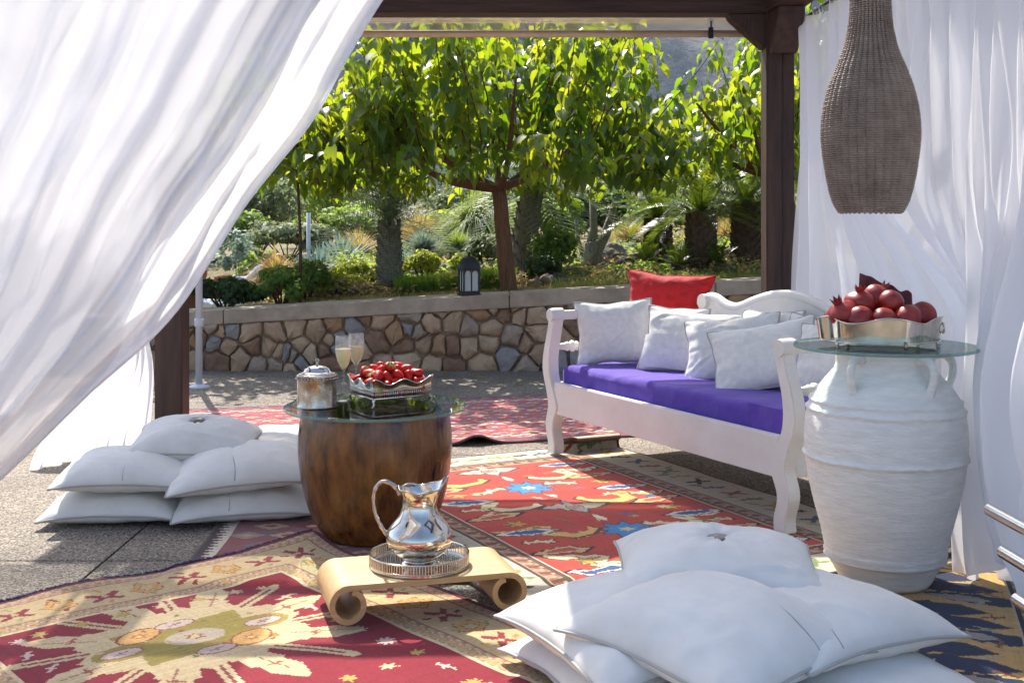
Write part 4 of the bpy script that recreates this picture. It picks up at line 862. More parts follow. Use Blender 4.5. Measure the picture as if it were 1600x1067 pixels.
m = MB().lathe([(0, 0.151), (0.008, 0.152), (0.004, 0.158), (0.006, 0.163), (0.003, 0.168), (0.0, 0.170)], 14).tube([(0, 0, 0.16), (-0.004, 0, 0.172), (-0.002, 0, 0.18)], [0.004, 0.003, 0.001], 7).tube([(0, 0, 0.16), (0.006, 0.001, 0.17), (0.004, 0, 0.177)], [0.004, 0.003, 0.001], 7); m.build('finial', 'silver_worn', ld)
# --- flutes
def flute(label, x, y, h):
    g = thing('champagne_flute', label, 'glass', (x, y, GZ), 0, 'filled champagne flutes'); k = h / 0.24
    out = [(0.029, 0.0), (0.029, 0.0015), (0.012, 0.004), (0.004, 0.010), (0.0035, 0.06 * k), (0.0035, 0.105 * k), (0.007, 0.115 * k), (0.018, 0.135 * k), (0.027, 0.16 * k), (0.0315, 0.19 * k), (0.031, 0.22 * k), (0.0285, 0.24 * k)]
    o2 = smooth_curve(out, 3); inn = [(0.027, 0.24 * k), (0.0295, 0.22 * k), (0.030, 0.19 * k), (0.0255, 0.16 * k), (0.0165, 0.136 * k), (0.004, 0.119 * k), (0, 0.118 * k)]
    MB().lathe([(0, 0)] + o2 + smooth_curve(inn, 2), 40).build('glass', 'crystal', g)
    wi = [(0.0, 0.1185 * k), (0.0038, 0.1192 * k), (0.0162, 0.1363 * k), (0.0252, 0.1603 * k), (0.0293, 0.186 * k), (0.0294, 0.192 * k), (0.0, 0.192 * k)]
    MB().lathe(wi, 36).build('sparkling_wine', 'wine', g)
flute('champagne flute half full of sparkling wine, beside the silver box', -0.63, 4.55, 0.243); flute('champagne flute half full of sparkling wine, behind the strawberry basket', -0.602, 4.70, 0.238)
# --- strawberry basket
bkz = GZ; bkr = R(33)
bk = thing('basket', 'rectangular silver basket with wavy rim and pierced sides on the drum table', 'basket', (-0.452, 4.52, bkz), bkr)
bw, bd_ = 0.118, 0.098
def wall_strip(p0, p1, n=48):
    def fn(u, v):
        x = p0[0] + (p1[0] - p0[0]) * u; y = p0[1] + (p1[1] - p0[1]) * u
        zt = 0.088 + 0.009 * math.cos(u * 2 * math.pi * 2) + 0.006 * (abs(u - 0.5) * 2) ** 3
        fl = 0.010 * v ** 2; nx, ny = (p1[1] - p0[1]), -(p1[0] - p0[0]); l = math.hypot(nx, ny)
        return (x + nx / l * fl, y + ny / l * fl, 0.058 + (zt - 0.058) * v)
    return fn
cn = [(-bw, -bd_), (bw, -bd_), (bw, bd_), (-bw, bd_)]
for i in range(4):
    a, b = cn[i], cn[(i + 1) % 4]
    sp_ = MB().grid(wall_strip(a, b), 48, 6).build('side_panel', 'silver', bk, fixn=False)
    m = MB(); f = wall_strip(a, b); m.tube([f(u, 1) for u in np.linspace(0, 1, 48)], 0.0024, 6); m.build('rim', 'silver', sp_)
    m = MB(); L_ = math.hypot(b[0] - a[0], b[1] - a[1]); n = int(L_ / 0.0085)
    for k in range(n + 1):
        t = k / n; m.tube([(a[0] + (b[0] - a[0]) * t, a[1] + (b[1] - a[1]) * t, 0.032), (a[0] + (b[0] - a[0]) * t, a[1] + (b[1] - a[1]) * t, 0.06)], 0.0018, 5)
    m.tube([(a[0], a[1], 0.031), (b[0], b[1], 0.031)], 0.0035, 8); m.tube([(a[0], a[1], 0.046), (b[0], b[1], 0.046)], 0.0016, 6); m.tube([(a[0], a[1], 0.058), (b[0], b[1], 0.058)], 0.0022, 6); m.build('gallery', 'silver', bk)
for x, y in cn:
    MB().tube([(x * 0.93, y * 0.93, 0.034), (x * 1.02, y * 1.02, 0.022), (x * 0.98, y * 0.98, 0.010), (x * 1.05, y * 1.05, 0.003)], [0.007, 0.005, 0.004, 0.005], 8).lathe([(0, 0), (0.006, 0.001), (0.006, 0.004), (0, 0.006)], 10, (x * 1.05, y * 1.05, 0)).build('foot', 'silver_worn', bk)
MB().box((-bw + .001, -bd_ + .001, 0.030), (bw - .001, bd_ - .001, 0.034)).build('floor_plate', 'silver', bk, smooth=False)
# --- strawberries
GS = 'strawberries heaped in the silver basket'; LS = 'ripe red strawberry in the wavy silver basket'
st0 = MB().lathe(smooth_curve([(0, -0.024), (0.006, -0.021), (0.013, -0.009), (0.0175, 0.004), (0.0165, 0.013), (0.009, 0.0165), (0, 0.0165)], 2), 14, fn=lambda r, z, a: (max(0, r) * (1 + 0.05 * nz(math.cos(a) * 2, math.sin(a) * 2, z * 60)), z)).build('strawberry', 'strawberry')
m = MB()
for k in range(7):
    a = k * 0.9; m.add([(0, 0, 0.0175), (0.006 * math.cos(a - .45), 0.006 * math.sin(a - .45), 0.0185), (0.0215 * math.cos(a), 0.0215 * math.sin(a), 0.0175 + 0.004 * (k % 2)), (0.006 * math.cos(a + .45), 0.006 * math.sin(a + .45), 0.0185)], [(0, 1, 2, 3)])
m.tube([(0, 0, 0.016), (0.002, 0.001, 0.026)], 0.0012, 5); m.build('calyx', 'calyx', st0, fixn=False)
tag(st0, LS, 'strawberry', GS)
berr = []
for z, nx, ny, sx, sy in ((0.052, 6, 5, 0.09, 0.075), (0.080, 6, 5, 0.096, 0.078), (0.106, 5, 4, 0.082, 0.062), (0.128, 4, 2, 0.055, 0.03)):
    for i in range(nx):
        for j in range(ny):
            if z < 0.06 and 0 < i < nx - 1 and 0 < j < ny - 1: continue
            berr.append((-sx + 2 * sx * i / (nx - 1) + rnd.uniform(-.006, .006), -sy + 2 * sy * j / max(1, ny - 1) + rnd.uniform(-.006, .006), z + rnd.uniform(-.006, .006)))
bkm = Matrix.Translation(bk.location) @ Matrix.Rotation(bkr, 4, 'Z')
for i, p in enumerate(berr):
    o = st0 if i == 0 else dup(st0); o.location = bkm @ Vector(p); o.rotation_euler = (rnd.uniform(0.5, 2.6), rnd.uniform(-.5, .5), rnd.uniform(0, 6.3)); k = rnd.uniform(0.95, 1.2); o.scale = (k, k, k)
# ================================================================== scroll table, tray, pitcher
sz = 0.027
sc = thing('scroll_table', 'low pale wooden stand with rolled scroll feet on the medallion rug', 'table', (-0.273, 3.616, sz), math.atan2(0.277, 0.961))
th = 0.016; hl = 0.232; zt = 0.105
def scroll_curve():
    top = [(x, zt - th / 2) for x in np.linspace(-hl, hl, 24)]
    def end(sg):
        pts = []; r0 = 0.0485; cx = sg * hl; cz = zt - th / 2 - r0 + 0.004
        for k in range(1, 34):
            a = math.pi / 2 - sg * 0; t = k / 33; ang = t * math.radians(345); r = r0 * (1 - 0.30 * max(0, (t - 0.5) / 0.5)) if t > 0.5 else r0
            pts.append((cx + sg * math.sin(ang) * r, cz + math.cos(ang) * r - 0.004 * (1 - t)))
        return pts
    return list(reversed(end(-1))) + top + end(1)
sc_pts = scroll_curve(); Lf, Rt = [], []
for i, p in enumerate(sc_pts):
    a = sc_pts[max(0, i - 1)]; b = sc_pts[min(len(sc_pts) - 1, i + 1)]; dx, dz = b[0] - a[0], b[1] - a[1]; l = math.hypot(dx, dz) or 1
    Lf.append((p[0] - dz / l * th / 2, p[1] + dx / l * th / 2)); Rt.append((p[0] + dz / l * th / 2, p[1] - dx / l * th / 2))
lowest = min(min(q[1] for q in Lf), min(q[1] for q in Rt)); Lf = [(x, z - lowest) for x, z in Lf]; Rt = [(x, z - lowest) for x, z in Rt]
STOP = max(q[1] for q in Lf)
MB().strip(Lf, Rt, -0.145, 0.145).build('board', 'pale_wood', sc, smooth=True, autosmooth=40)
tz = sz + STOP
tr = thing('tray', 'round silver gallery tray on the pale scroll stand', 'tray', (-0.276, 3.62, tz))
MB().lathe([(0, 0), (0.146, 0), (0.149, 0.002), (0.149, 0.004), (0.0, 0.004)], 72).build('plate', 'silver', tr, autosmooth=40)
m = MB(); m.tube([(0.147 * math.cos(a), 0.147 * math.sin(a), 0.037) for a in np.linspace(0, 2 * math.pi, 97)[:-1]], 0.0026, 7, closed=True); m.tube([(0.147 * math.cos(a), 0.147 * math.sin(a), 0.010) for a in np.linspace(0, 2 * math.pi, 97)[:-1]], 0.0018, 6, closed=True)
m.shell([(0.1475, 0.003), (0.1475, 0.010)], 96)
m.build('rim', 'silver', tr)
m = MB()
for k in range(110):
    a = 2 * math.pi * k / 110; m.tube([(0.147 * math.cos(a), 0.147 * math.sin(a), 0.009), (0.147 * math.cos(a), 0.147 * math.sin(a), 0.037)], 0.0016 if k % 2 else 0.0024, 4, cap=False)
m.build('gallery', 'silver', tr)
pz = tz + 0.004
pt = thing('pitcher', 'polished silver water pitcher with tall handle standing on the round tray', 'pitcher', (-0.276, 3.615, pz))
pp = smooth_curve([(0.052, 0.0), (0.054, 0.004), (0.05, 0.009), (0.044, 0.014), (0.048, 0.020), (0.072, 0.034), (0.092, 0.056), (0.099, 0.08), (0.094, 0.102), (0.078, 0.125), (0.061, 0.145), (0.0525, 0.168), (0.051, 0.19), (0.0545, 0.208), (0.061, 0.222), (0.066, 0.229)], 3)
def spout(r, z, a):
    k = sstep(0.165, 0.229, z); s = math.exp(-((math.atan2(math.sin(a - 0.15), math.cos(a - 0.15))) / 0.55) ** 2); b = math.exp(-((math.atan2(math.sin(a - 0.15 - math.pi), math.cos(a - 0.15 - math.pi))) / 0.6) ** 2)
    return r + k * (0.022 * s - 0.004 * b), z + k * (0.036 * s - 0.006 + 0.008 * b + 0.003 * math.cos(a * 6))
inn = [(r - 0.003, z) for r, z in reversed(pp[24:])]
MB().lathe([(0, 0)] + pp + inn + [(0.0, 0.13)], 72, fn=spout).build('body', 'silver', pt)
MB().tube([spout(0.0655, 0.229, a)[0:1] and (spout(0.0655, 0.229, a)[0] * math.cos(a), spout(0.0655, 0.229, a)[0] * math.sin(a), spout(0.0655, 0.229, a)[1]) for a in np.linspace(0, 2 * math.pi, 73)[:-1]], 0.0026, 6, closed=True).build('rim', 'silver_worn', pt)
hp = smooth_curve([(-0.056, 0, 0.205), (-0.075, 0, 0.232), (-0.105, 0, 0.245), (-0.128, 0, 0.228), (-0.136, 0, 0.19), (-0.130, 0, 0.15), (-0.115, 0, 0.115), (-0.098, 0, 0.09), (-0.088, 0, 0.072)], 5)
MB().tube(hp, [0.0075 - 0.002 * math.sin(math.pi * k / (len(hp) - 1)) + 0.0008 * math.sin(k * 1.7) for k in range(len(hp))], 10).build('handle', 'silver_worn', pt)
# ================================================================== clay jar and pomegranates
JX, JY, jz = 1.19, 3.88, 0.012
jar = thing('clay_jar', 'tall white clay storage jar with small loop handles under a glass top', 'jar', (JX, JY, jz))
jp = [(0, 0), (0.135, 0.0), (0.142, 0.01), (0.160, 0.045), (0.178, 0.075), (0.190, 0.083), (0.183, 0.091), (0.190, 0.099), (0.187, 0.108), (0.198, 0.16), (0.217, 0.23), (0.235, 0.31), (0.246, 0.375), (0.2505, 0.398), (0.257, 0.402), (0.2575, 0.408), (0.2505, 0.412), (0.252, 0.46), (0.249, 0.51), (0.243, 0.545), (0.247, 0.549), (0.247, 0.555), (0.239, 0.559), (0.234, 0.573), (0.237, 0.577), (0.236, 0.582), (0.228, 0.586), (0.205, 0.622), (0.18, 0.65), (0.16, 0.672), (0.152, 0.69), (0.152, 0.72), (0.158, 0.735), (0.158, 0.742), (0.14, 0.742), (0.135, 0.72), (0.13, 0.60), (0, 0.58)]
dense = []
for i in range(len(jp) - 1):
    n = max(1, int(math.hypot(jp[i + 1][0] - jp[i][0], jp[i + 1][1] - jp[i][1]) / 0.007))
    dense += [(jp[i][0] + (jp[i + 1][0] - jp[i][0]) * k / n, jp[i][1] + (jp[i + 1][1] - jp[i][1]) * k / n) for k in range(n)]
dense.append(jp[-1])
def clayfn(r, z, a):
    if r < 0.12: return r, z
    k = 0.0016 * nz(math.cos(a) * 3, math.sin(a) * 3, z * 9) + 0.0006 * math.sin(z * 520 + 2.5 * nz(math.cos(a) * 2, math.sin(a) * 2, z * 4)) + 0.0011 * nz(math.cos(a) * 34, math.sin(a) * 34, z * 150)
    if abs(z - 0.405) < 0.012 or abs(z - 0.552) < 0.008 or abs(z - 0.5795) < 0.007: k += 0.0045 * nz(a * 14, z * 40, 2) ; z = z + 0.004 * nz(a * 9, 1.7)
    return r + k, z
MB().lathe(dense, 180, fn=clayfn).build('body', 'clay', jar)
for an in (-2.35, -1.15, 0.0, 1.9):
    ca, sa = math.cos(an), math.sin(an)
    hpt = smooth_curve([(0.150, 0.715), (0.185, 0.722), (0.212, 0.700), (0.216, 0.665), (0.204, 0.630), (0.198, 0.61)], 4)
    MB().tube([(r * ca, r * sa, z) for r, z in hpt], [0.0145 - 0.002 * math.sin(math.pi * k / (len(hpt) - 1)) for k in range(len(hpt))], 12).build('handle', 'clay', jar)
JG = glass_disc('round clear glass tabletop on the white clay jar', JX, JY, jz + 0.743, 0.286)
# wavy silver bowl
bo = thing('bowl', 'wavy sided silver bowl on small feet holding pomegranates', 'bowl', (1.165, 3.86, JG), R(-6))
def wav(a): return 1 + 0.055 * math.cos(6 * a + 0.6)
def bowlp(u, v):
    a = 2 * math.pi * u; r = wav(a); fl = 1 + 0.05 * v; zt = 0.085 + 0.009 * math.cos(5 * a + 1.2)
    return (0.176 * r * fl * math.cos(a), 0.118 * r * fl * math.sin(a), 0.016 + (zt - 0.016) * v)
sd_ = MB().grid(bowlp, 145, 8).build('side', 'silver', bo, fixn=False)
MB().tube([bowlp(u, 1) for u in np.linspace(0, 1, 145)[:-1]], 0.0028, 6, closed=True).tube([bowlp(u, 0) for u in np.linspace(0, 1, 145)[:-1]], 0.0028, 6, closed=True).build('rim', 'silver', sd_)
fpts = [bowlp(u, 0) for u in np.linspace(0, 1, 73)[:-1]]; MB().add(fpts + [(0, 0, 0.016)], [(i, (i + 1) % 72, 72) for i in range(72)]).build('base_plate', 'silver', bo, fixn=False)
for a in (-2.5, -1.25, -0.3, 0.7, 2.0):
    p = bowlp((a / (2 * math.pi)) % 1, 0); MB().tube([(p[0] * 0.98, p[1] * 0.98, 0.018), (p[0] * 1.03, p[1] * 1.03, 0.010), (p[0], p[1], 0.0)], [0.008, 0.005, 0.008], 8).build('foot', 'silver_worn', bo)
e_ = bowlp(0.985, 0.55); MB().tube([(e_[0] + 0.004, e_[1] + 0.016 * math.cos(t), e_[2] + 0.016 * math.sin(t)) for t in np.linspace(0, 2 * math.pi, 21)[:-1]], 0.0035, 7, closed=True).build('ring_handle', 'silver', bo)
GP = 'pomegranates in the wavy silver bowl'
po = MB().lathe(smooth_curve([(0, -0.043), (0.02, -0.040), (0.037, -0.024), (0.0445, 0.0), (0.039, 0.024), (0.022, 0.038), (0.013, 0.042)], 3), 26, fn=lambda r, z, a: (max(0, r) * (1 + 0.03 * math.cos(5 * a) + 0.02 * nz(math.cos(a), math.sin(a), z * 20)), z)).build('pomegranate', 'pomegranate')
m = MB()
for k in range(6):
    a = k * math.pi / 3; a2 = (k + 1) * math.pi / 3; m.add([(0.012 * math.cos(a), 0.012 * math.sin(a), 0.038), (0.012 * math.cos(a2), 0.012 * math.sin(a2), 0.038), (0.0125 * math.cos(a2), 0.0125 * math.sin(a2), 0.05), (0.018 * math.cos((a + a2) / 2), 0.018 * math.sin((a + a2) / 2), 0.064), (0.0125 * math.cos(a), 0.0125 * math.sin(a), 0.05)], [(0, 1, 2, 3, 4)])
m.build('crown', 'pomegranate', po, fixn=False); tag(po, 'red pomegranate in the wavy silver bowl', 'pomegranate', GP)
spots = [(-0.115, -0.035, 0.098), (-0.07, -0.065, 0.085), (0.0, -0.07, 0.085), (0.075, -0.065, 0.09), (0.13, -0.015, 0.095), (-0.06, -0.0, 0.135), (0.035, -0.01, 0.138), (-0.13, 0.03, 0.075), (-0.03, 0.055, 0.09), (0.06, 0.06, 0.09), (0.0, 0.04, 0.145)]
rots = [(0.2, -0.5, 0), (1.7, 0.3, 1), (2.6, 0.2, 0.4), (2.2, 0.6, 2), (-1.0, -0.6, 1.0), (0.15, -0.15, 0.5), (2.4, 0.3, 1.3), (1.2, -0.7, 2), (0.3, 0.2, 1), (1.0, 0.6, 0), (0.5, 0.5, 1)]
bom = Matrix.Translation(bo.location) @ Matrix.Rotation(bo.rotation_euler.z, 4, 'Z')
for i, (p, r) in enumerate(zip(spots, rots)):
    o = po if i == 0 else dup(po); o.location = bom @ Vector(p); o.rotation_euler = r; k = rnd.uniform(0.9, 1.15); o.scale = (k, k * rnd.uniform(0.92, 1.06), k * rnd.uniform(0.85, 1.0))
m = MB(); m.grid(lambda u, v: (0.02 + (u - 0.35) * 0.16, 0.075 + 0.03 * math.sin(u * 5) + 0.03 * v, 0.10 + (0.125 - 0.07 * u) * (1 - abs(2 * v - 1) ** 1.4) + 0.02 * nz(u * 5, v * 5)), 26, 18)
tag(m.build('napkin', 'maroon', loc=bo.location, fixn=False), 'folded maroon napkin standing behind the pomegranates in the silver bowl', 'napkin')
# ================================================================== wicker pendant lamp
LX, LY = (1360 - 800) / F * 4.2, 4.2
lamp = thing('pendant_lamp', 'large bottle shaped woven wicker pendant lamp hanging from the pergola', 'lamp', (LX, LY, 0))
zb = CAM_H + (340 - 334) / F * 4.2
def lr(z):       # radius of the shade by height above its lower rim
    return float(np.interp(z, [q[1] for q in LPF], [q[0] for q in LPF]))
LPF = smooth_curve([(0.100, 0.0), (0.118, 0.035), (0.133, 0.08), (0.148, 0.16), (0.158, 0.24), (0.159, 0.30), (0.151, 0.37), (0.137, 0.43), (0.116, 0.49), (0.086, 0.565), (0.069, 0.64), (0.062, 0.72), (0.060, 0.84), (0.060, 1.02)], 5)
NR = 34; m = MB(); z = 0.006; row = 0
while z < 1.0:
    r = lr(z); ph = (row % 2) * math.pi; N_ = NR * 6
    m.tube([((r + 0.0062 * abs(math.cos(NR / 2 * a)) + 0.0006 * (row % 2) + 0.0014 * nz(math.cos(a) * 4, math.sin(a) * 4, row * 0.7)) * math.cos(a), (r + 0.0062 * abs(math.cos(NR / 2 * a)) + 0.0006 * (row % 2)) * math.sin(a), zb + z + 0.0014 * nz(math.cos(a) * 3, math.sin(a) * 3, row * 0.3)) for a in np.linspace(0, 2 * math.pi, N_ + 1)[:-1]], 0.0036, 4, closed=True)
    z += 0.0074; row += 1
m.build('weave', 'wicker', lamp)
m = MB()
for k in range(NR):
    a = 2 * math.pi * k / NR; m.tube([(lr(q) * math.cos(a), lr(q) * math.sin(a), zb + q) for q in np.linspace(0, 1.0, 40)], 0.0032, 4)
m.build('ribs', 'wicker_rib', lamp)
MB().shell([(lr(q) - 0.007, zb + q) for q in np.linspace(0.01, 1.0, 40)], 48).build('lining', 'wicker_rib', lamp)
MB().tube([(0, 0, zb + 0.98), (0, 0, PZ + 0.21)], 0.006, 8).lathe([(0.064, zb + 0.995), (0.05, zb + 1.02), (0.01, zb + 1.04)], 24).build('cord', 'iron', lamp)
# ================================================================== steel tube rack at the right edge
rk = thing('tube_rack', 'rack of brushed steel tubes with cut ends beside the tan rug', 'rack')
def pt3(px, py, d): return Vector(((px - 800) / F * d, d, CAM_H - (py - 340) / F * d))
for k, (x0, y0, d) in enumerate(((1546, 796, 3.25), (1567, 862, 3.15), (1589, 936, 3.05))):
    a = pt3(x0, y0, d); b = a + Vector((0.03, -0.6, 0.0))
    MB().tube([a, b], 0.0165, 20).build('tube', 'steel', rk, autosmooth=40)
    MB().tube([a - (b - a) * 0.004, a + (b - a) * 0.002], 0.0155, 20).build('end_cap', 'steel', rk, autosmooth=40)
q = pt3(1546, 796, 3.25) + Vector((0.03, -0.58, 0))
MB().tube([(q.x, q.y, 0.0), (q.x, q.y, 0.5)], 0.016, 16).build('upright', 'steel', rk, autosmooth=40)
# ================================================================== garden
NPR = np.random.default_rng(12)
def PX(px, d): return (px - 800) / F * d
def leaf_cloud(n, cen, rad, size, shell=0.55, clump=0.0, aspect=0.55, flat=0.0, rng=NPR, nclump=24):
    """many small folded leaf faces spread through an ellipsoid made of clumps"""
    d = rng.normal(size=(nclump, 3)); d /= np.linalg.norm(d, axis=1)[:, None]; d[:, 2] = np.where(d[:, 2] < -0.35, -d[:, 2], d[:, 2])
    cc = d * rng.uniform(0.5, 0.92, (nclump, 1)); cr_ = rng.uniform(0.22, 0.42, nclump)
    k = rng.integers(0, nclump, n); e = rng.normal(size=(n, 3)); e /= np.linalg.norm(e, axis=1)[:, None]
    p = cc[k] + e * (cr_[k] * rng.uniform(0.55, 1.08, n))[:, None]
    p = p * np.array(rad) + np.array(cen)
    nrm = e + rng.normal(0, 0.5, (n, 3)); nrm[:, 2] += 0.5; nrm /= np.linalg.norm(nrm, axis=1)[:, None]
    t = np.cross(nrm, rng.normal(size=(n, 3))); t /= np.linalg.norm(t, axis=1)[:, None] + 1e-9; b = np.cross(nrm, t)
    L_ = size * rng.uniform(0.6, 1.3, n)[:, None]; w_ = L_ * aspect
    V = np.stack([p - t * L_, p + b * w_ + nrm * w_ * 0.25, p + t * L_, p - b * w_ + nrm * w_ * 0.25], 1).reshape(-1, 3)
    i = np.arange(n) * 4; return V, np.stack([i, i + 1, i + 2, i + 3], 1)
def bush(label, px, d, w_, h_, m, n=2600, size=0.022, zb=None, name='bush', group=None, depth=None):
    x = PX(px, d); z = terr(x, d) if zb is None else zb; r = thing(name, label, 'bush', (x, d, z), 0, group)
    V, Q = leaf_cloud(n, (0, 0, h_ * 0.48), (w_ / 2, (depth or w_) / 2, h_ * 0.52), size); V[:, 2] = np.maximum(V[:, 2], -0.02)
    npmesh('foliage', V, Q, m, r)
    mm = MB()
    for k in range(7):
        a = k * 0.9; mm.tube([(0.02 * math.cos(a), 0.02 * math.sin(a), -0.03), (w_ * 0.18 * math.cos(a), w_ * 0.18 * math.sin(a), h_ * 0.35), (w_ * 0.33 * math.cos(a), w_ * 0.33 * math.sin(a), h_ * 0.7)], [0.012, 0.008, 0.003], 5)
    mm.build('stems', 'twig', r); return r
def tuft(label, px, d, R_, n, m, trunk=None, zb=None, curve=0.5, up=0.15, wid=0.006, name='grass_tuft', group=None, tm='cycad_bark', cat='plant', lift=0.0):
    x = PX(px, d); z = terr(x, d) if zb is None else zb; r = thing(name, label, cat, (x, d, z), 0, group); th_ = 0
    if trunk:
        th_, tr_ = trunk; MB().lathe([(tr_ * 1.05, -0.05), (tr_, th_ * 0.4), (tr_ * 1.05, th_ * 0.8), (tr_ * 0.7, th_ + 0.02), (0, th_ + 0.04)], 18, fn=lambda q, zz, a: (q * (1 + 0.08 * math.sin(zz * 90)), zz)).build('trunk', tm, r)
    az = NPR.uniform(0, 2 * math.pi, n); el = np.arcsin(NPR.uniform(up, 1.0, n)); L_ = R_ * NPR.uniform(0.7, 1.05, n); seg = 5
    V = []; s = np.linspace(0, 1, seg)
    for k in range(seg):
        rr = L_ * s[k] * np.cos(el) * (1 + 0.15 * s[k]); zz = th_ + L_ * s[k] * np.sin(el) - curve * L_ * s[k] ** 2.4 * np.cos(el) ** 0.5
        c = np.stack([rr * np.cos(az), rr * np.sin(az), zz], 1); side = np.stack([-np.sin(az), np.cos(az), np.zeros(n)], 1) * (wid * (1 - s[k] ** 2) + 0.0006)
        V += [c - side, c + side]
    V = np.stack(V, 1).reshape(-1, 3); b = np.arange(n)[:, None] * (2 * seg); Q = np.concatenate([np.concatenate([b + 2 * k, b + 2 * k + 1, b + 2 * k + 3, b + 2 * k + 2], 1) for k in range(seg - 1)])
    npmesh('blades', V, Q, m, r); return r
def frond(az, el, L_, droop, nl, ll, wid, base, twist=0.0, vee=0.6):
    """one pinnate frond: rachis points plus two rows of leaflets -> (verts, quads)"""
    V, Q = [], []; pts = []
    for k in range(nl + 3):
        t = k / (nl + 2); rr = L_ * t * math.cos(el); z = L_ * t * math.sin(el) - droop * L_ * t * t
        pts.append(Vector((base[0] + rr * math.cos(az), base[1] + rr * math.sin(az), base[2] + z)))
    side = Vector((-math.sin(az), math.cos(az), 0))
    for k in range(2, nl + 2):
        t = k / (nl + 2); tan = (pts[k + 1] - pts[k - 1]).normalized(); up = side.cross(tan).normalized()
        if up.z < 0: up = -up
        l = ll * math.sin(math.pi * (0.12 + 0.83 * t)) ** 0.7
        for s in (-1, 1):
            dv = (side * s * 0.8 + tan * 0.55 + up * vee * 0.5 + Vector((rnd.uniform(-.08, .08), rnd.uniform(-.08, .08), rnd.uniform(-.12, .05)))).normalized(); wv = tan * wid
            a = pts[k]; c = a + dv * l * 0.55; e = a + dv * l + Vector((0, 0, -0.12 * l)); o = len(V)
            V += [a - wv * 0.6, a + wv * 0.6, c + wv, c - wv, e, e]; Q += [(o, o + 1, o + 2, o + 3), (o + 3, o + 2, o + 4, o + 5)]
    for k in range(nl + 2):
        o = len(V); w2 = 0.008 * (1 - k / (nl + 3)) + 0.002; V += [pts[k] - side * w2, pts[k] + side * w2, pts[k + 1] + side * w2, pts[k + 1] - side * w2]; Q.append((o, o + 1, o + 2, o + 3))
    return V, Q
def palm(label, px, d, h_, r0, r1, nf, L_, ll, wid, m, tm, name='palm', zb=None, lean=(0, 0), els=(0.1, 1.35), droop=0.35, nl=34, vee=0.6, bumps=70):
    x = PX(px, d); z = terr(x, d) if zb is None else zb; r = thing(name, label, 'palm tree', (x, d, z))
    npz = 26; rings_ = []
    mm = MB(); mm.tube([(lean[0] * (k / npz) ** 1.5, lean[1] * (k / npz), -0.06 + (h_ + 0.06) * k / npz) for k in range(npz + 1)], [r0 + (r1 - r0) * k / npz + 0.012 * ((k % 2) - 0.5) for k in range(npz + 1)], 18); trk = mm.build('trunk', tm, r)
    mm = MB()                               # old leaf bases
    for k in range(bumps):
        t = (k + 0.5) / bumps; a = k * 2.39996; rr = r0 + (r1 - r0) * t; cx, cy, cz = lean[0] * t ** 1.5, lean[1] * t, h_ * t
        ca, sa = math.cos(a), math.sin(a); w2 = 0.04; mm.add([(cx + rr * ca - sa * w2, cy + rr * sa + ca * w2, cz), (cx + rr * ca + sa * w2, cy + rr * sa - ca * w2, cz), (cx + (rr + 0.028) * ca, cy + (rr + 0.028) * sa, cz + 0.075), (cx + (rr - 0.02) * ca, cy + (rr - 0.02) * sa, cz + 0.06)], [(0, 1, 2), (1, 3, 2), (3, 0, 2)])
    mm.build('leaf_bases', tm, trk, smooth=False)
    for k in range(nf):
        az = k * 2.39996 + rnd.uniform(-.2, .2); t = k / max(1, nf - 1); el = els[0] + (els[1] - els[0]) * t + rnd.uniform(-.1, .1)
        V, Q = frond(az, el, L_ * rnd.uniform(0.85, 1.1), droop * rnd.uniform(0.8, 1.2) * (1.2 - 0.5 * t), nl, ll, wid, (lean[0], lean[1], h_), vee=vee)
        npmesh('frond', [tuple(v) for v in V], Q, m, r)
    return r
def rock(label, px, d, s, m='rock', zb=None, sq=0.6, group='rocks among the garden plants', seed=0):
    x = PX(px, d); z = (terr(x, d) if zb is None else zb); bm = bmesh.new(); bmesh.ops.create_icosphere(bm, subdivisions=4, radius=1)
    for v in bm.verts:
        p = v.co.copy(); q = p * 1.1 + Vector((seed * 3.1, seed, 2)); k = 1 + 0.35 * mnoise.noise(q) + 0.22 * abs(mnoise.noise(q * 2.3)) + 0.12 * mnoise.noise(q * 5)
        v.co = Vector((p.x * k * s, p.y * k * s * 0.8, p.z * k * s * sq))
    me = bpy.data.meshes.new('rock'); bm.to_mesh(me); bm.free(); me.materials.append(MATS[m]); me.polygons.foreach_set('use_smooth', [True] * len(me.polygons)); me.set_sharp_from_angle(angle=R(38))
    o = bpy.data.objects.new('rock', me); C.objects.link(o); o.location = (x, d, z + s * sq * 0.25); o.rotation_euler = (0, 0, seed * 1.3); return tag(o, label, 'rock', group)
# ---- mulberry trees
LV = np.array([(0, 0, 0), (-0.30, -0.06, 0.03), (-0.42, 0.22, 0.09), (-0.33, 0.52, 0.08), (-0.14, 0.80, 0.03), (0.0, 1.08, -0.10), (0.14, 0.80, 0.03), (0.33, 0.52, 0.08), (0.42, 0.22, 0.09), (0.30, -0.06, 0.03), (0, 0.3, -0.02), (0, 0.65, -0.02)])
LFq = [(0, 10, 2, 1), (10, 11, 3, 2), (11, 5, 4, 3), (0, 9, 8, 10), (10, 8, 7, 11), (11, 7, 6, 5)]
LVARS = []
for k in range(4):
    v = LV.copy(); v[:, 0] *= (1.0, 0.85, 1.1, 0.95)[k]; v[:, 2] += (-0.10, -0.22, 0.02, -0.32)[k] * v[:, 1] ** 2 + (0.1, -0.12, 0.2, 0.05)[k] * v[:, 0]; v[:, 2] += 0.5 * (0.3, 0.6, 0.1, 0.45)[k] * np.abs(v[:, 0])
    LVARS.append(v)
leaf_meshes = []
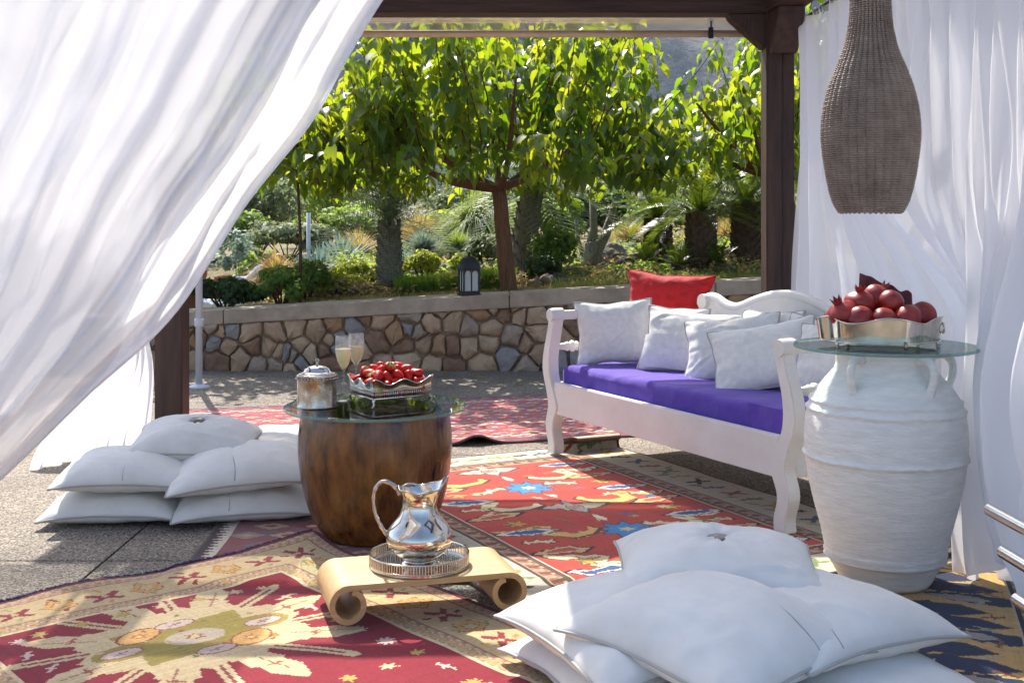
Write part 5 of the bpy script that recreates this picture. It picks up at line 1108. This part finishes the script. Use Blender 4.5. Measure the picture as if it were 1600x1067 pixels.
for k in range(4):
    me = bpy.data.meshes.new('leaf'); me.from_pydata([tuple(p) for p in LVARS[k]], [], LFq); me.materials.append(MATS['mulberry_leaf']); me.polygons.foreach_set('use_smooth', [True] * len(me.polygons)); leaf_meshes.append(me)
def mulberry(label, bx_, by_, fork, cen, rad, nshoot, seed, top, gaps=(), nleafobj=300, hang=36, base_r=0.065, vis=None):
    rg = random.Random(seed); bz_ = terr(bx_, by_); root = thing('mulberry_tree', label, 'tree', (bx_, by_, bz_))
    fz = fork[2]; W = lambda p: (p[0] - bx_, p[1] - by_, p[2] - bz_)
    m = MB(); n = 12
    m.tube([W((bx_ + (fork[0] - bx_) * t + 0.012 * nz(t * 4, seed), by_ + (fork[1] - by_) * t, bz_ - 0.06 + (fz - bz_ + 0.06) * t)) for t in np.linspace(0, 1, n)], [base_r * (1.12 - 0.22 * t) for t in np.linspace(0, 1, n)], 14)
    limbs = []
    for k in range(9):
        a = k * 0.7 + rg.uniform(-.2, .2) + seed; e = (cen[0] + rad[0] * 0.75 * math.cos(a), cen[1] + rad[1] * 0.75 * math.sin(a), fz + rg.uniform(0.45, 0.85)); mid = tuple((f + g) / 2 for f, g in zip(fork, e)); mid = (mid[0], mid[1], fz + rg.uniform(0.12, 0.26))
        c = smooth_curve([fork, mid, e], 6); limbs.append(c); m.tube([W(p) for p in c], [base_r * 0.55 * (1 - 0.75 * i / (len(c) - 1)) for i in range(len(c))], 8)
    m.build('trunk', 'bark', root)
    tw = MB(); L = []
    def shoot(p, dv, ln, droop):
        pts = []; q = Vector(p); dv = Vector(dv).normalized(); st = 0.05; n_ = max(3, int(ln / st))
        for k in range(n_):
            pts.append(q.copy()); dv = (dv + Vector((rg.uniform(-.10, .10), rg.uniform(-.10, .10), -droop * 0.06))).normalized(); q = q + dv * st
        tw.tube([W(p_) for p_ in pts], [0.007 * (1 - 0.8 * i / len(pts)) + 0.0012 for i in range(len(pts))], 4)
        az = rg.uniform(0, 6.28)
        for k in range(1, len(pts)):
            for rep in range(2 if rg.random() < 0.75 else 1):
                az += 2.4 + rg.uniform(-.5, .5); o = Vector((math.cos(az), math.sin(az), rg.uniform(0.0, 0.5))); s_ = pts[k] + o * rg.uniform(0.03, 0.07)
                t = k / len(pts); sz_ = rg.choice((rg.uniform(0.055, 0.10), rg.uniform(0.10, 0.155))) * (1.0 - 0.45 * max(0, t - 0.75) / 0.25)
                bl_ = (Vector((o.x, o.y, 0)) * rg.uniform(0.35, 0.9) + Vector((rg.uniform(-.25, .25), rg.uniform(-.25, .25), -rg.uniform(0.35, 1.0)))).normalized()
                L.append((s_, bl_, Vector((o.x * 0.6 + rg.uniform(-.4, .4), o.y * 0.6 + rg.uniform(-.4, .4), 0.8)), sz_, rg.randrange(4)))
    for k in range(nshoot):
        while True:
            a, b = rg.uniform(-1, 1), rg.uniform(-1, 1)
            if a * a + b * b < 1: break
        x, y = cen[0] + a * rad[0], cen[1] + b * rad[1]; z = fz + 0.05 + 0.25 * (1 - a * a) + rg.uniform(-.1, .2); ln = top(x) - z + rg.uniform(-0.45, 0.15)
        if ln < 0.15: continue
        shoot((x, y, z), (a * 0.35 + rg.uniform(-.2, .2), b * 0.35 + rg.uniform(-.2, .2), 1), min(ln, 1.7), 0.3)
    for k in range(int(hang * 0.9)):   # low fringe of leaves under the crown
        a, b = rg.uniform(0, 6.28), math.sqrt(rg.random()) * 0.9; shoot((cen[0] + rad[0] * b * math.cos(a), cen[1] + rad[1] * b * math.sin(a), fz + rg.uniform(0.12, 0.4)), (math.cos(a) * .6, math.sin(a) * .6, -0.1), rg.uniform(0.2, 0.42), 2.5)
    for k in range(hang):
        a = rg.uniform(0, 6.28); x, y = cen[0] + rad[0] * 0.92 * math.cos(a), cen[1] + rad[1] * 0.92 * math.sin(a)
        shoot((x, y, fz + rg.uniform(0.05, 0.5)), (math.cos(a), math.sin(a), rg.uniform(-.2, .4)), rg.uniform(0.25, 0.6), 2.2)
    tag(tw.build('twigs', 'twig', root), kind='stuff')
    order = sorted(range(len(L)), key=lambda i: L[i][0].y - 2.2 * L[i][3] + (0 if (vis is None or vis(L[i][0])) else 50)); near = set(order[:nleafobj]); VV, QQ = [], []; off = 0; Fa = np.array(LFq)
    for i, (p, y_, up, sz_, k) in enumerate(L):
        x_ = y_.cross(up).normalized(); z_ = x_.cross(y_).normalized()
        Mx = Matrix(((x_.x, y_.x, z_.x), (x_.y, y_.y, z_.y), (x_.z, y_.z, z_.z)))
        if i in near:
            o = bpy.data.objects.new('leaf', leaf_meshes[k]); C.objects.link(o); o.parent = root; o.matrix_basis = Matrix.Translation(W(p)) @ (Mx * sz_).to_4x4()
        else:
            VV.append(LVARS[k] @ np.array(Mx).T * sz_ + np.array(W(p))); QQ.append(Fa + off); off += 12
    if VV: tag(npmesh('crown', np.concatenate(VV), np.concatenate(QQ), 'mulberry_leaf', root, smooth=True), kind='stuff')
    return root
def in_view(p):
    u = 800 + F * p.x / p.y; v = 340 - F * (p.z - CAM_H) / p.y; return 380 < u < 1195 and 50 < v < 460
def topA(x):      # uneven skyline of the main crown: gaps at both flanks
    return float(np.interp(x, [-2.2, -1.6, -1.25, -1.0, -0.7, -0.2, 0.5, 0.95, 1.15, 1.4], [2.0, 2.25, 2.25, 2.5, 3.1, 3.2, 3.1, 2.8, 2.15, 1.8]))
mulberry('mulberry tree with broad sunlit crown and straight trunk rising behind the wall lantern', -0.02, 10.05, (-0.11, 10.05, 1.40), (-0.28, 10.1, 0), (1.5, 1.15), 150, 3, topA, vis=in_view)
mulberry('mulberry tree whose leafy crown reaches behind the right pergola post', 2.55, 10.9, (2.45, 10.9, 1.5), (2.1, 10.7, 0), (0.92, 1.0), 64, 8, lambda x: float(np.interp(x, [1.0, 1.4, 1.75, 2.0, 2.4, 3.4], [1.9, 2.15, 2.25, 2.7, 3.3, 3.3])), hang=24, vis=in_view)
mulberry('mulberry tree half hidden by the swept front curtain, leaves over the garden', -2.85, 10.7, (-2.8, 10.7, 1.45), (-2.2, 10.6, 0), (1.15, 0.9), 84, 5, lambda x: float(np.interp(x, [-3.5, -2.4, -1.6, -1.1], [3.0, 2.7, 2.3, 2.0])), hang=30, nleafobj=220, vis=in_view)
# ---- lantern on the wall
lx, ly = PX(733, 9.42), 9.42; lz = wall_top(lx) + 0.0; ln = thing('lantern', 'black metal candle lantern with arched windows and domed top on the wall', 'lantern', (lx, ly, lz), R(20))
s_ = 0.062
MB().box((-s_ - .014, -s_ - .014, 0), (s_ + .014, s_ + .014, 0.014)).box((-s_ - .006, -s_ - .006, 0.0142), (s_ + .006, s_ + .006, 0.034)).build('base', 'iron', ln, smooth=False, bevel=0.002)
for a, b in ((-1, -1), (1, -1), (1, 1), (-1, 1)): MB().box((a * s_ - .006, b * s_ - .006, 0.0345), (a * s_ + .006, b * s_ + .006, 0.205)).build('corner_post', 'iron', ln, smooth=False)
for k in range(4):
    m = MB(); m.box((-0.004, -s_ - .004, 0.0345), (0.004, -s_ + .004, 0.175))
    for q in (-1, 1):
        arc = [(q * 0.0285 + 0.0245 * math.cos(t), 0.165 + 0.028 * math.sin(t)) for t in np.linspace(0, math.pi, 11)]
        m.prism([(q * 0.0285 + 0.027, 0.205), (q * 0.0285 - 0.027, 0.205)] + [(x, z) for x, z in reversed(arc)], -s_ - .003, -s_ + .003)
    m.xf(Matrix.Rotation(k * math.pi / 2, 4, 'Z')); tr_ = m.build('tracery', 'iron', ln, smooth=False)
    for q in (-1, 1):
        m = MB(); m.box((q * 0.0285 - 0.024, -s_ + 0.0045, 0.036), (q * 0.0285 + 0.024, -s_ + 0.006, 0.2)); m.xf(Matrix.Rotation(k * math.pi / 2, 4, 'Z')); m.build('pane', 'lantern_pane', tr_, smooth=False)
MB().box((-s_ - .010, -s_ - .010, 0.2052), (s_ + .010, s_ + .010, 0.216)).build('cornice', 'iron', ln, smooth=False)
MB().lathe([(0.088, 0.2165), (0.085, 0.232), (0.074, 0.262), (0.054, 0.288), (0.028, 0.302), (0.012, 0.306), (0.010, 0.318), (0.015, 0.323), (0.010, 0.330), (0, 0.333)], 4 * 6).build('dome', 'iron', ln, autosmooth=50)
MB().tube([(0.022 * math.cos(t), 0, 0.345 + 0.022 * math.sin(t)) for t in np.linspace(0, 2 * math.pi, 17)[:-1]], 0.003, 5, closed=True).build('ring', 'iron', ln)
# ---- parasol pole
px_, py_ = gp(311, 606); pl = thing('parasol_pole', 'pale grey metal parasol pole with round foot in front of the stone wall', 'pole', (px_, py_, 0))
MB().lathe([(0.075, 0), (0.075, 0.012), (0.05, 0.02), (0.03, 0.03), (0, 0.03)], 28).build('foot', 'pole_white', pl)
MB().tube([(0, 0, 0.02), (0, 0, 2.1)], 0.024, 18).build('tube', 'pole_white', pl); MB().lathe([(0.03, 0.42), (0.032, 0.425), (0.032, 0.47), (0.03, 0.475)], 18).build('collar', 'pole_white', pl)
# ---- stake
sx_ = PX(468, 9.95); tag(MB().tube([(0.0, 0, -0.1), (0.01, 0, 0.5), (-0.02, 0, 1.1)], [0.016, 0.013, 0.010], 8).build('stake', 'twig', loc=(sx_, 9.95, terr(sx_, 9.95))), 'slender brown wooden stake rising from the leafy shrub by the wall', 'stake')
x2 = PX(482, 13.5); tag(MB().tube([(0, 0, -0.1), (0, 0, 0.95)], 0.022, 10).build('irrigation_post', 'pole_white', loc=(x2, 13.5, terr(x2, 13.5))), 'pale thin post standing among the blue grey agaves', 'post')
# ---- palms and cycads
palm('palm with grey fibrous trunk and thin drooping fronds beside the rounded bushes', 608, 10.9, 0.58, 0.115, 0.085, 22, 0.75, 0.26, 0.006, 'palm_leaf', 'palm_bark', els=(-0.1, 1.3), droop=0.45, nl=26)
palm('leaning palm with hanging dry fronds behind the mulberry trunk', 815, 11.6, 0.85, 0.12, 0.10, 20, 0.95, 0.3, 0.008, 'palm_leaf', 'palm_bark', lean=(0.12, 0), els=(-0.9, 1.2), droop=0.5, nl=28)
for px_, d, h_, lb in ((1095, 10.9, 0.5, 'cycad with arching dark fronds and thick scaly trunk, directly above the red cushion'), (1028, 11.9, 0.45, 'cycad with shaded stout trunk between the olive stump and the sunlit cycad'), (1166, 11.2, 0.55, 'cycad with dark trunk standing right beside the pergola post')):
    palm(lb, px_, d, h_, 0.135, 0.115, 26, 0.72, 0.13, 0.0055, 'cycad_leaf', 'cycad_bark', name='cycad', els=(0.0, 1.25), droop=0.42, nl=40, vee=0.9, bumps=120)
# young offsets at the cycad feet
for px_, d, lb in ((1060, 10.75, 'small dark cycad offset at the foot of the shaded cycad'), (1122, 10.7, 'small dark cycad offset right of the arching cycad trunk'), (1012, 11.4, 'small dark cycad offset growing among bare stones')):
    palm(lb, px_, d, 0.05, 0.05, 0.04, 14, 0.32, 0.08, 0.005, 'cycad_leaf', 'cycad_bark', name='cycad', els=(0.2, 1.3), droop=0.3, nl=20, bumps=10)
# old olive with forked trunk
ox, oy = PX(925, 12.2), 12.2; ol = thing('olive_tree', 'old forked grey olive trunk with thin grey green foliage under the mulberry', 'tree', (ox, oy, terr(ox, oy)))
m = MB(); m.tube([(0, 0, -0.08), (0.01, 0, 0.12), (-0.03, 0, 0.28)], [0.15, 0.11, 0.07], 12); m.tube([(-0.02, 0, 0.2), (0.02, 0, 0.4), (0.0, 0.0, 0.75)], [0.06, 0.04, 0.03], 9); m.tube([(0.02, 0, 0.15), (0.14, 0, 0.36), (0.24, 0, 0.7)], [0.07, 0.05, 0.03], 9); m.tube([(-0.06, 0, 0.05), (-0.14, 0, 0.3), (-0.17, 0, 0.6)], [0.03, 0.02, 0.015], 8); m.build('trunk', 'palm_bark', ol)
V, Q = leaf_cloud(2600, (0.02, 0, 0.95), (0.55, 0.5, 0.34), 0.024, aspect=0.22); npmesh('crown', V, Q, 'olive_leaf', ol)
# ---- bushes
GBs = 'rounded bushes of the garden'
bush('rounded yellow green bush right of the grey palm trunk', 662, 11.3, 0.40, 0.27, 'bush_lime', group=GBs)
bush('small round yellow green bush behind the wall lantern', 722, 11.5, 0.30, 0.22, 'bush_lime', 1900, group=GBs)
bush('wide yellow green bush left of the grey palm trunk', 566, 11.2, 0.46, 0.27, 'bush_lime', 2800, group=GBs)
bush('low lime green shrub spreading beside the dark rounded bush', 520, 10.7, 0.5, 0.22, 'bush_lime', 2600, group=GBs)
bush('dark green rounded bush near the slender stake', 478, 10.35, 0.42, 0.33, 'bush_green', 3400, group=GBs)
bush('loose leafy shrub overhanging the coping by the stake', 440, 9.95, 0.46, 0.30, 'bush_green', 2600, 0.026, group=GBs)
bush('low leafy hedge plant growing along the wall by the parasol pole', 352, 9.9, 0.62, 0.24, 'bush_dark', 3200, 0.026, group=GBs, depth=0.3)
bush('tall thin leafy shrub between sunbather and tufted pot plant', 392, 12.6, 0.34, 0.75, 'bush_green', 2600, 0.03, group=GBs)
bush('shaggy green shrub between the leaning palm and the olive', 865, 11.2, 0.5, 0.45, 'bush_green', 3000, 0.024, group=GBs)
bush('dark low shrub in the shade behind the mulberry trunk', 850, 10.7, 0.35, 0.22, 'bush_dark', 1800, 0.022, group=GBs)
bush('pale grey green bush right of the round bush behind the lantern', 755, 12.0, 0.35, 0.4, 'olive_leaf', 1800, 0.024, group=GBs)
# ---- tufts
GT = 'spiky tufted garden plants'
tuft('golden grass tufted plant on a short terracotta coloured trunk, beside the stake', 430, 11.2, 0.42, 900, 'tuft_gold', (0.28, 0.06), curve=0.55, group=GT, tm='terracotta')
tuft('blue green spiky globe plant on a brown trunk', 663, 13.2, 0.30, 1100, 'tuft_blue', (0.20, 0.07), curve=0.12, up=-0.1, group=GT, tm='terracotta', wid=0.0045)
tuft('yellow green spiky globe plant on a brown trunk', 714, 13.5, 0.28, 1000, 'tuft_green', (0.20, 0.08), curve=0.15, up=-0.1, group=GT, tm='terracotta', wid=0.0045)
tuft('small blue green spiky tuft near the grey palm', 632, 12.6, 0.22, 800, 'tuft_blue', (0.08, 0.05), curve=0.15, up=-0.05, group=GT, wid=0.004)
tuft('small grey green spiky tuft above the wide lime bush', 618, 13.8, 0.2, 700, 'tuft_green', (0.18, 0.05), curve=0.15, group=GT, wid=0.004)
tuft('tall arching golden grass behind the spiky globe plants', 655, 15.5, 0.85, 1500, 'tuft_gold', None, curve=0.55, up=0.25, group=GT)
tuft('tall weeping green grass tree left of the mulberry trunk', 742, 14.6, 0.75, 1300, 'tuft_green', (0.35, 0.08), curve=0.75, up=0.1, group=GT, wid=0.007)
tuft('dry golden grass clump beyond the agaves', 560, 15.0, 0.6, 1000, 'tuft_gold', None, curve=0.5, up=0.25, group=GT)
tuft('dry straw coloured grass clump right of the cycads', 1135, 14.5, 0.45, 800, 'tuft_gold', None, curve=0.45, up=0.3, group=GT)
tuft('pale dry grass clump behind the olive stump', 985, 15.0, 0.5, 800, 'tuft_gold', None, curve=0.45, up=0.3, group=GT)
GA = 'blue grey agaves'
for px_, d, R_, lb in ((505, 13.6, 0.5, 'blue grey upright agave clump around the pale thin post'), (535, 14.3, 0.5, 'blue grey upright agave clump beside the palm fronds'), (470, 14.6, 0.5, 'blue grey upright agave clump behind the slender stake')):
    tuft(lb, px_, d, R_, 90, 'agave', None, curve=0.1, up=0.62, wid=0.03, group=GA, name='agave')
# lawn edge strips of taller grass, nobody could count the blades
def grass_patch(px0, px1, d0, d1, n, h_, m, name='grass', lab=None):
    V, Q = [], []
    x0, x1 = PX(px0, d0), PX(px1, d0)
    for k in range(n):
        x = rnd.uniform(x0, x1); y = rnd.uniform(d0, d1); z = terr(x, y) - 0.005; a = rnd.uniform(0, 6.28); hh = h_ * rnd.uniform(0.5, 1.2); lx_, ly_ = rnd.uniform(-.4, .4) * hh, rnd.uniform(-.4, .4) * hh; w2 = 0.0035 + 0.002 * (h_ > 0.1); o = len(V)
        V += [(x - w2 * math.cos(a), y - w2 * math.sin(a), z), (x + w2 * math.cos(a), y + w2 * math.sin(a), z), (x + lx_ * 0.5 + w2 * 0.7 * math.cos(a), y + ly_ * 0.5, z + hh * 0.6), (x + lx_, y + ly_, z + hh)]; Q.append((o, o + 1, o + 2, o + 3))
    return tag(npmesh(name, V, Q, m), lab, 'grass', kind='stuff')
grass_patch(618, 722, 10.35, 10.75, 3600, 0.13, 'lawn_grass', lab='fresh green grass strip between the grey palm and the lantern')
grass_patch(738, 800, 10.3, 10.7, 2600, 0.15, 'lawn_grass', lab='fresh green grass strip beside the mulberry trunk')
grass_patch(420, 1200, 9.72, 10.45, 9000, 0.028, 'tuft_gold', lab='short dry lawn grass along the wall coping')
grass_patch(860, 1200, 9.9, 11.5, 3500, 0.06, 'tuft_green', lab='sparse dry grass among stones right of the mulberry trunk')
# ---- rocks
rk_ = [(655, 12.0, 0.13, 'rock'), (690, 12.4, 0.16, 'rock'), (745, 12.5, 0.2, 'rock'), (595, 10.75, 0.10, 'rock_warm'), (572, 10.6, 0.12, 'rock_warm'), (552, 10.55, 0.06, 'rock_warm'), (505, 12.6, 0.16, 'rock'), (545, 12.8, 0.17, 'rock_warm'), (650, 10.85, 0.09, 'rock_warm'), (680, 10.9, 0.10, 'rock_warm'), (705, 10.9, 0.08, 'rock_warm'), (835, 10.3, 0.07, 'rock_warm'), (858, 10.35, 0.08, 'rock_warm'), (880, 10.4, 0.06, 'rock_warm'), (870, 10.7, 0.08, 'rock'), (960, 12.6, 0.22, 'rock'), (990, 11.6, 0.18, 'rock'), (945, 11.2, 0.12, 'rock'), (1060, 12.6, 0.16, 'rock'), (1140, 12.2, 0.15, 'rock'), (905, 10.9, 0.07, 'rock_warm'), (1130, 10.7, 0.08, 'rock_warm'), (728, 13.2, 0.16, 'rock'), (820, 10.9, 0.07, 'rock_warm')]
words = ['behind the yellow green bush', 'below the blue green globe plant', 'behind the round bush and lantern', 'at the foot of the grey palm', 'left of the grey palm foot', 'small, at the lawn edge left of the palm', 'among the agaves', 'beside the agaves, warm brown', 'low, at the foot of the rounded bush', 'low, between bush and grass strip', 'low, behind the grass strip', 'small, right of the mulberry trunk', 'brown, in the stone pile by the mulberry', 'smallest in the stone pile by the mulberry', 'grey, at the back of the stone pile', 'large, right of the olive stump', 'flat and sunlit, left of the shaded cycad', 'in front of the olive stump', 'between the two left cycads', 'between the two right cycads', 'small, below the olive stump', 'small, beside the cycad offset', 'below the yellow green globe plant', 'small, at the leaning palm foot']
for i, (a, b, c, e) in enumerate(rk_): rock(('grey' if e == 'rock' else 'brown') + ' garden rock ' + words[i], a, b, c, e, seed=i + 1, sq=0.55 + 0.2 * (i % 3 == 0))
def pebbles():
    V, Q = [], []
    for k in range(900):
        px = rnd.uniform(800, 1200) if k % 3 else rnd.uniform(500, 800); d = rnd.uniform(10.4, 13.5); x = PX(px, d); z = terr(x, d); r = rnd.uniform(0.012, 0.045); o = len(V); a = rnd.uniform(0, 6)
        pts = [(math.cos(a + t) * r * rnd.uniform(.7, 1.2), math.sin(a + t) * r * rnd.uniform(.7, 1.2), 0) for t in (0, 1.57, 3.14, 4.71)]
        V += [(x + p[0], d + p[1], z - 0.01) for p in pts] + [(x + p[0] * .6, d + p[1] * .6, z + r * 0.7) for p in pts]; Q += [(o, o + 1, o + 5, o + 4), (o + 1, o + 2, o + 6, o + 5), (o + 2, o + 3, o + 7, o + 6), (o + 3, o, o + 4, o + 7), (o + 4, o + 5, o + 6, o + 7)]
    tag(npmesh('gravel', V, Q, 'rock_warm'), 'loose brown stones scattered over the garden soil', 'stones', kind='stuff')
pebbles()
def ground_cover(n, px0, px1, d0, d1, size, m, lab, thr):
    V, Q = [], []
    for k in range(n):
        d = d0 + (d1 - d0) * rnd.random() ** 1.3; x = PX(rnd.uniform(px0, px1), d)
        q = nz(x * 1.7, d * 1.3, size * 90)
        if q < thr: continue
        r = size * rnd.uniform(0.6, 1.4); z = terr(x, d) + rnd.random() * 0.14 * (q - thr + 0.1) * 2; a = rnd.uniform(0, 6.28); t = rnd.uniform(-.6, .6); c_, s_ = math.cos(a) * r, math.sin(a) * r; o = len(V)
        V += [(x - c_, d - s_, z), (x + s_ * .5, d - c_ * .5, z + r * t), (x + c_, d + s_, z + r * 0.6), (x - s_ * .5, d + c_ * .5, z + r * (0.4 - t))]; Q.append((o, o + 1, o + 2, o + 3))
    tag(npmesh('ground_cover', V, Q, m), lab, 'plants', kind='stuff')
ground_cover(26000, 380, 1220, 10.6, 17, 0.026, 'bush_green', 'low green ground cover spreading between the garden plants', 0.02)
ground_cover(16000, 380, 1220, 10.4, 17, 0.022, 'olive_leaf', 'low grey green ground cover among the rocks', 0.12)
ground_cover(12000, 380, 1220, 10.2, 16, 0.02, 'tuft_gold', 'dry leaf litter on the garden soil', -0.1)
# ---- far shrubs and trees behind the garden
GFar = 'trees and shrubs at the far edge of the garden'
far = [(405, 19, 1.6, 1.2, 'olive_leaf', 'far grey green tree behind the golden tufted plant'), (520, 22, 2.2, 1.5, 'bush_green', 'far green tree behind the agaves'), (600, 26, 2.4, 1.5, 'olive_leaf', 'far grey tree behind the grey palm'), (700, 24, 1.8, 1.1, 'olive_leaf', 'far grey tree behind the globe plants'), (790, 21, 1.6, 1.0, 'bush_green', 'far green shrub behind the mulberry trunk'), (890, 20, 1.8, 1.1, 'olive_leaf', 'far grey green tree behind the olive stump'), (985, 23, 2.4, 1.5, 'bush_dark', 'far dark tree behind the shaded cycad'), (1085, 21, 1.9, 1.1, 'olive_leaf', 'far grey green shrub behind the arching cycad'), (1180, 23, 2.2, 1.6, 'bush_green', 'far green tree behind the right pergola post')]
far += [(330, 17, 1.5, 0.8, 'bush_green', 'far green shrub beyond the sunbather'), (450, 16.5, 1.3, 0.55, 'olive_leaf', 'low grey shrub beyond the blue grey agaves'), (560, 18, 1.4, 0.7, 'bush_green', 'low green shrub beyond the dry golden clump'), (640, 18.5, 1.3, 0.6, 'olive_leaf', 'low grey shrub beyond the tall golden grass'), (705, 17.5, 1.2, 0.6, 'bush_lime', 'low yellow green shrub beyond the globe plants'), (845, 16.5, 1.2, 0.75, 'bush_green', 'low green shrub beyond the leaning palm'), (935, 17.5, 1.4, 0.7, 'bush_dark', 'low dark shrub beyond the olive stump'), (1040, 17, 1.3, 0.6, 'bush_green', 'low green shrub beyond the shaded cycad'), (1125, 17.5, 1.4, 0.7, 'olive_leaf', 'low grey shrub beyond the straw coloured clump'), (770, 28, 3.6, 2.2, 'bush_dark', 'tall dark tree far behind the mulberry trunk'), (480, 30, 4.0, 2.4, 'bush_dark', 'tall dark tree far behind the agaves'), (1120, 30, 4.0, 2.4, 'bush_dark', 'tall dark tree far behind the cycads')]
for px_, d, w_, h_, mm_, lb in far: bush(lb, px_, d, w_, h_, mm_, 3600, 0.05, name='far_tree', group=GFar)
# ---- sunbather on a lounger, beyond the wall on the lower terrace
sbx, sby = PX(372, 12.0), 12.0
lo_ = thing('sun_lounger', 'white sun lounger beyond the wall, half hidden by shrubs', 'lounger', (sbx, sby, 0.02), R(10))
MB().box((-0.75, -0.3, 0.27), (0.75, 0.3, 0.33)).build('mattress', 'plastic_white', lo_, smooth=False, bevel=0.02)
for a in (-0.65, 0.65):
    for b in (-0.25, 0.25): MB().box((a - 0.025, b - 0.025, 0), (a + 0.025, b + 0.025, 0.272)).build('leg', 'plastic_white', lo_, smooth=False)
MB().grid(lambda u, v: (-0.42 + 0.34 * u, -0.32 + 0.05 * v, 0.335 + 0.02 * math.sin(u * 8) + 0.03 * v), 14, 5).build('towel', 'floral', lo_, fixn=False)
def skin_body(name, verts, edges, rad, m, parent, sub=2):
    me = bpy.data.meshes.new(name); me.from_pydata(verts, edges, []); o = bpy.data.objects.new(name, me); C.objects.link(o)
    o.modifiers.new('skin', 'SKIN'); o.modifiers['skin'].use_smooth_shade = True
    for i, r in enumerate(rad): me.skin_vertices[0].data[i].radius = (r, r) if not isinstance(r, tuple) else r
    me.skin_vertices[0].data[0].use_root = True
    ss = o.modifiers.new('sub', 'SUBSURF'); ss.levels = sub; ss.render_levels = sub; me.materials.append(MATS[m]); o.parent = parent; return o
pe = thing('person', 'sunbather in blue floral shorts lying with bent knees on the white lounger', 'person', (sbx, sby, 0.02), R(10))
V = [(0.05, 0, 0.44), (-0.12, 0, 0.43), (-0.32, 0, 0.45), (-0.46, 0, 0.46), (-0.55, 0, 0.47), (-0.63, 0, 0.49), (-0.68, 0, 0.50),
     (-0.43, -0.17, 0.45), (-0.30, -0.24, 0.62), (-0.42, -0.2, 0.80), (-0.47, -0.18, 0.86), (-0.43, 0.17, 0.45), (-0.22, 0.24, 0.40), (0.0, 0.25, 0.39), (0.07, 0.25, 0.385),
     (0.10, -0.10, 0.44), (0.40, -0.11, 0.78), (0.62, -0.11, 0.40), (0.72, -0.11, 0.36), (0.10, 0.10, 0.44), (0.42, 0.12, 0.74), (0.64, 0.12, 0.40), (0.74, 0.12, 0.36)]
E = [(0, 1), (1, 2), (2, 3), (3, 4), (4, 5), (5, 6), (3, 7), (7, 8), (8, 9), (9, 10), (3, 11), (11, 12), (12, 13), (13, 14), (0, 15), (15, 16), (16, 17), (17, 18), (0, 19), (19, 20), (20, 21), (21, 22)]
RD = [(0.15, 0.10), (0.135, 0.09), (0.16, 0.11), (0.14, 0.09), 0.055, 0.095, 0.085, 0.06, 0.042, 0.034, 0.036, 0.06, 0.042, 0.034, 0.036, 0.085, 0.06, 0.04, 0.04, 0.085, 0.06, 0.04, 0.04]
skin_body('body', V, E, RD, 'skin', pe)
skin_body('shorts', [(0.03, 0, 0.44), (0.10, -0.10, 0.45), (0.30, -0.11, 0.67), (0.10, 0.10, 0.45), (0.30, 0.12, 0.64)], [(0, 1), (1, 2), (0, 3), (3, 4)], [(0.165, 0.115), 0.105, 0.10, 0.105, 0.10], 'floral', pe)
skin_body('hair', [(-0.64, 0, 0.52), (-0.70, 0, 0.50), (-0.71, 0, 0.45)], [(0, 1), (1, 2)], [0.10, 0.098, 0.07], 'hair', pe)
# potted tufted plants and pot by the lounger
p_ = thing('clay_pot', 'brown clay pot on the lower terrace behind the sunbather', 'pot', (PX(368, 13.2), 13.2, 0.02)); MB().lathe([(0.12, 0), (0.17, 0.1), (0.2, 0.3), (0.21, 0.46), (0.23, 0.48), (0.23, 0.52), (0.2, 0.52), (0.19, 0.45), (0, 0.44)], 28).build('body', 'terracotta', p_); V, Q = leaf_cloud(900, (0, 0, 0.72), (0.25, 0.25, 0.3), 0.03); npmesh('foliage', V, Q, 'tuft_blue', p_)

# ================================================================== air between the garden and the mountain
m = bpy.data.materials.new('haze'); m.use_nodes = True; N = m.node_tree.nodes; N.remove(N['Principled BSDF']); pv = N.new('ShaderNodeVolumePrincipled')
pv.inputs['Color'].default_value = (0.52, 0.70, 1.0, 1); pv.inputs['Density'].default_value = 0.0002; pv.inputs['Anisotropy'].default_value = 0.2
m.node_tree.links.new(pv.outputs[0], N['Material Output'].inputs['Volume']); MATS['haze'] = m
tag(MB().box((-1600, -1600, -4), (1600, 1600, max(v.co.z for v in bpy.data.objects['mountain'].data.vertices) + 6)).build('haze', 'haze', smooth=False), kind='stuff')

V, Q = [], []
for k in range(150):
    x, y = rnd.uniform(-2.6, 2.6), rnd.choice((rnd.uniform(7.6, 9.2), rnd.uniform(8.6, 9.25), rnd.uniform(4.3, 9.2)))
    if rug_height(np.array(x), np.array(y), len(RUGS)) > 0.001: continue
    a = rnd.uniform(0, 6.28); r = rnd.uniform(0.012, 0.035); c_, s_ = math.cos(a) * r, math.sin(a) * r; o = len(V); z = rnd.uniform(0.003, 0.012)
    V += [(x - c_, y - s_, z), (x + s_ * .5, y - c_ * .5, z + 0.004), (x + c_, y + s_, z), (x - s_ * .5, y + c_ * .5, z + 0.006)]; Q.append((o, o + 1, o + 2, o + 3))
tag(npmesh('fallen_leaves', V, Q, 'tuft_gold'), 'dry fallen leaves scattered over the paving by the wall', 'leaves', kind='stuff')
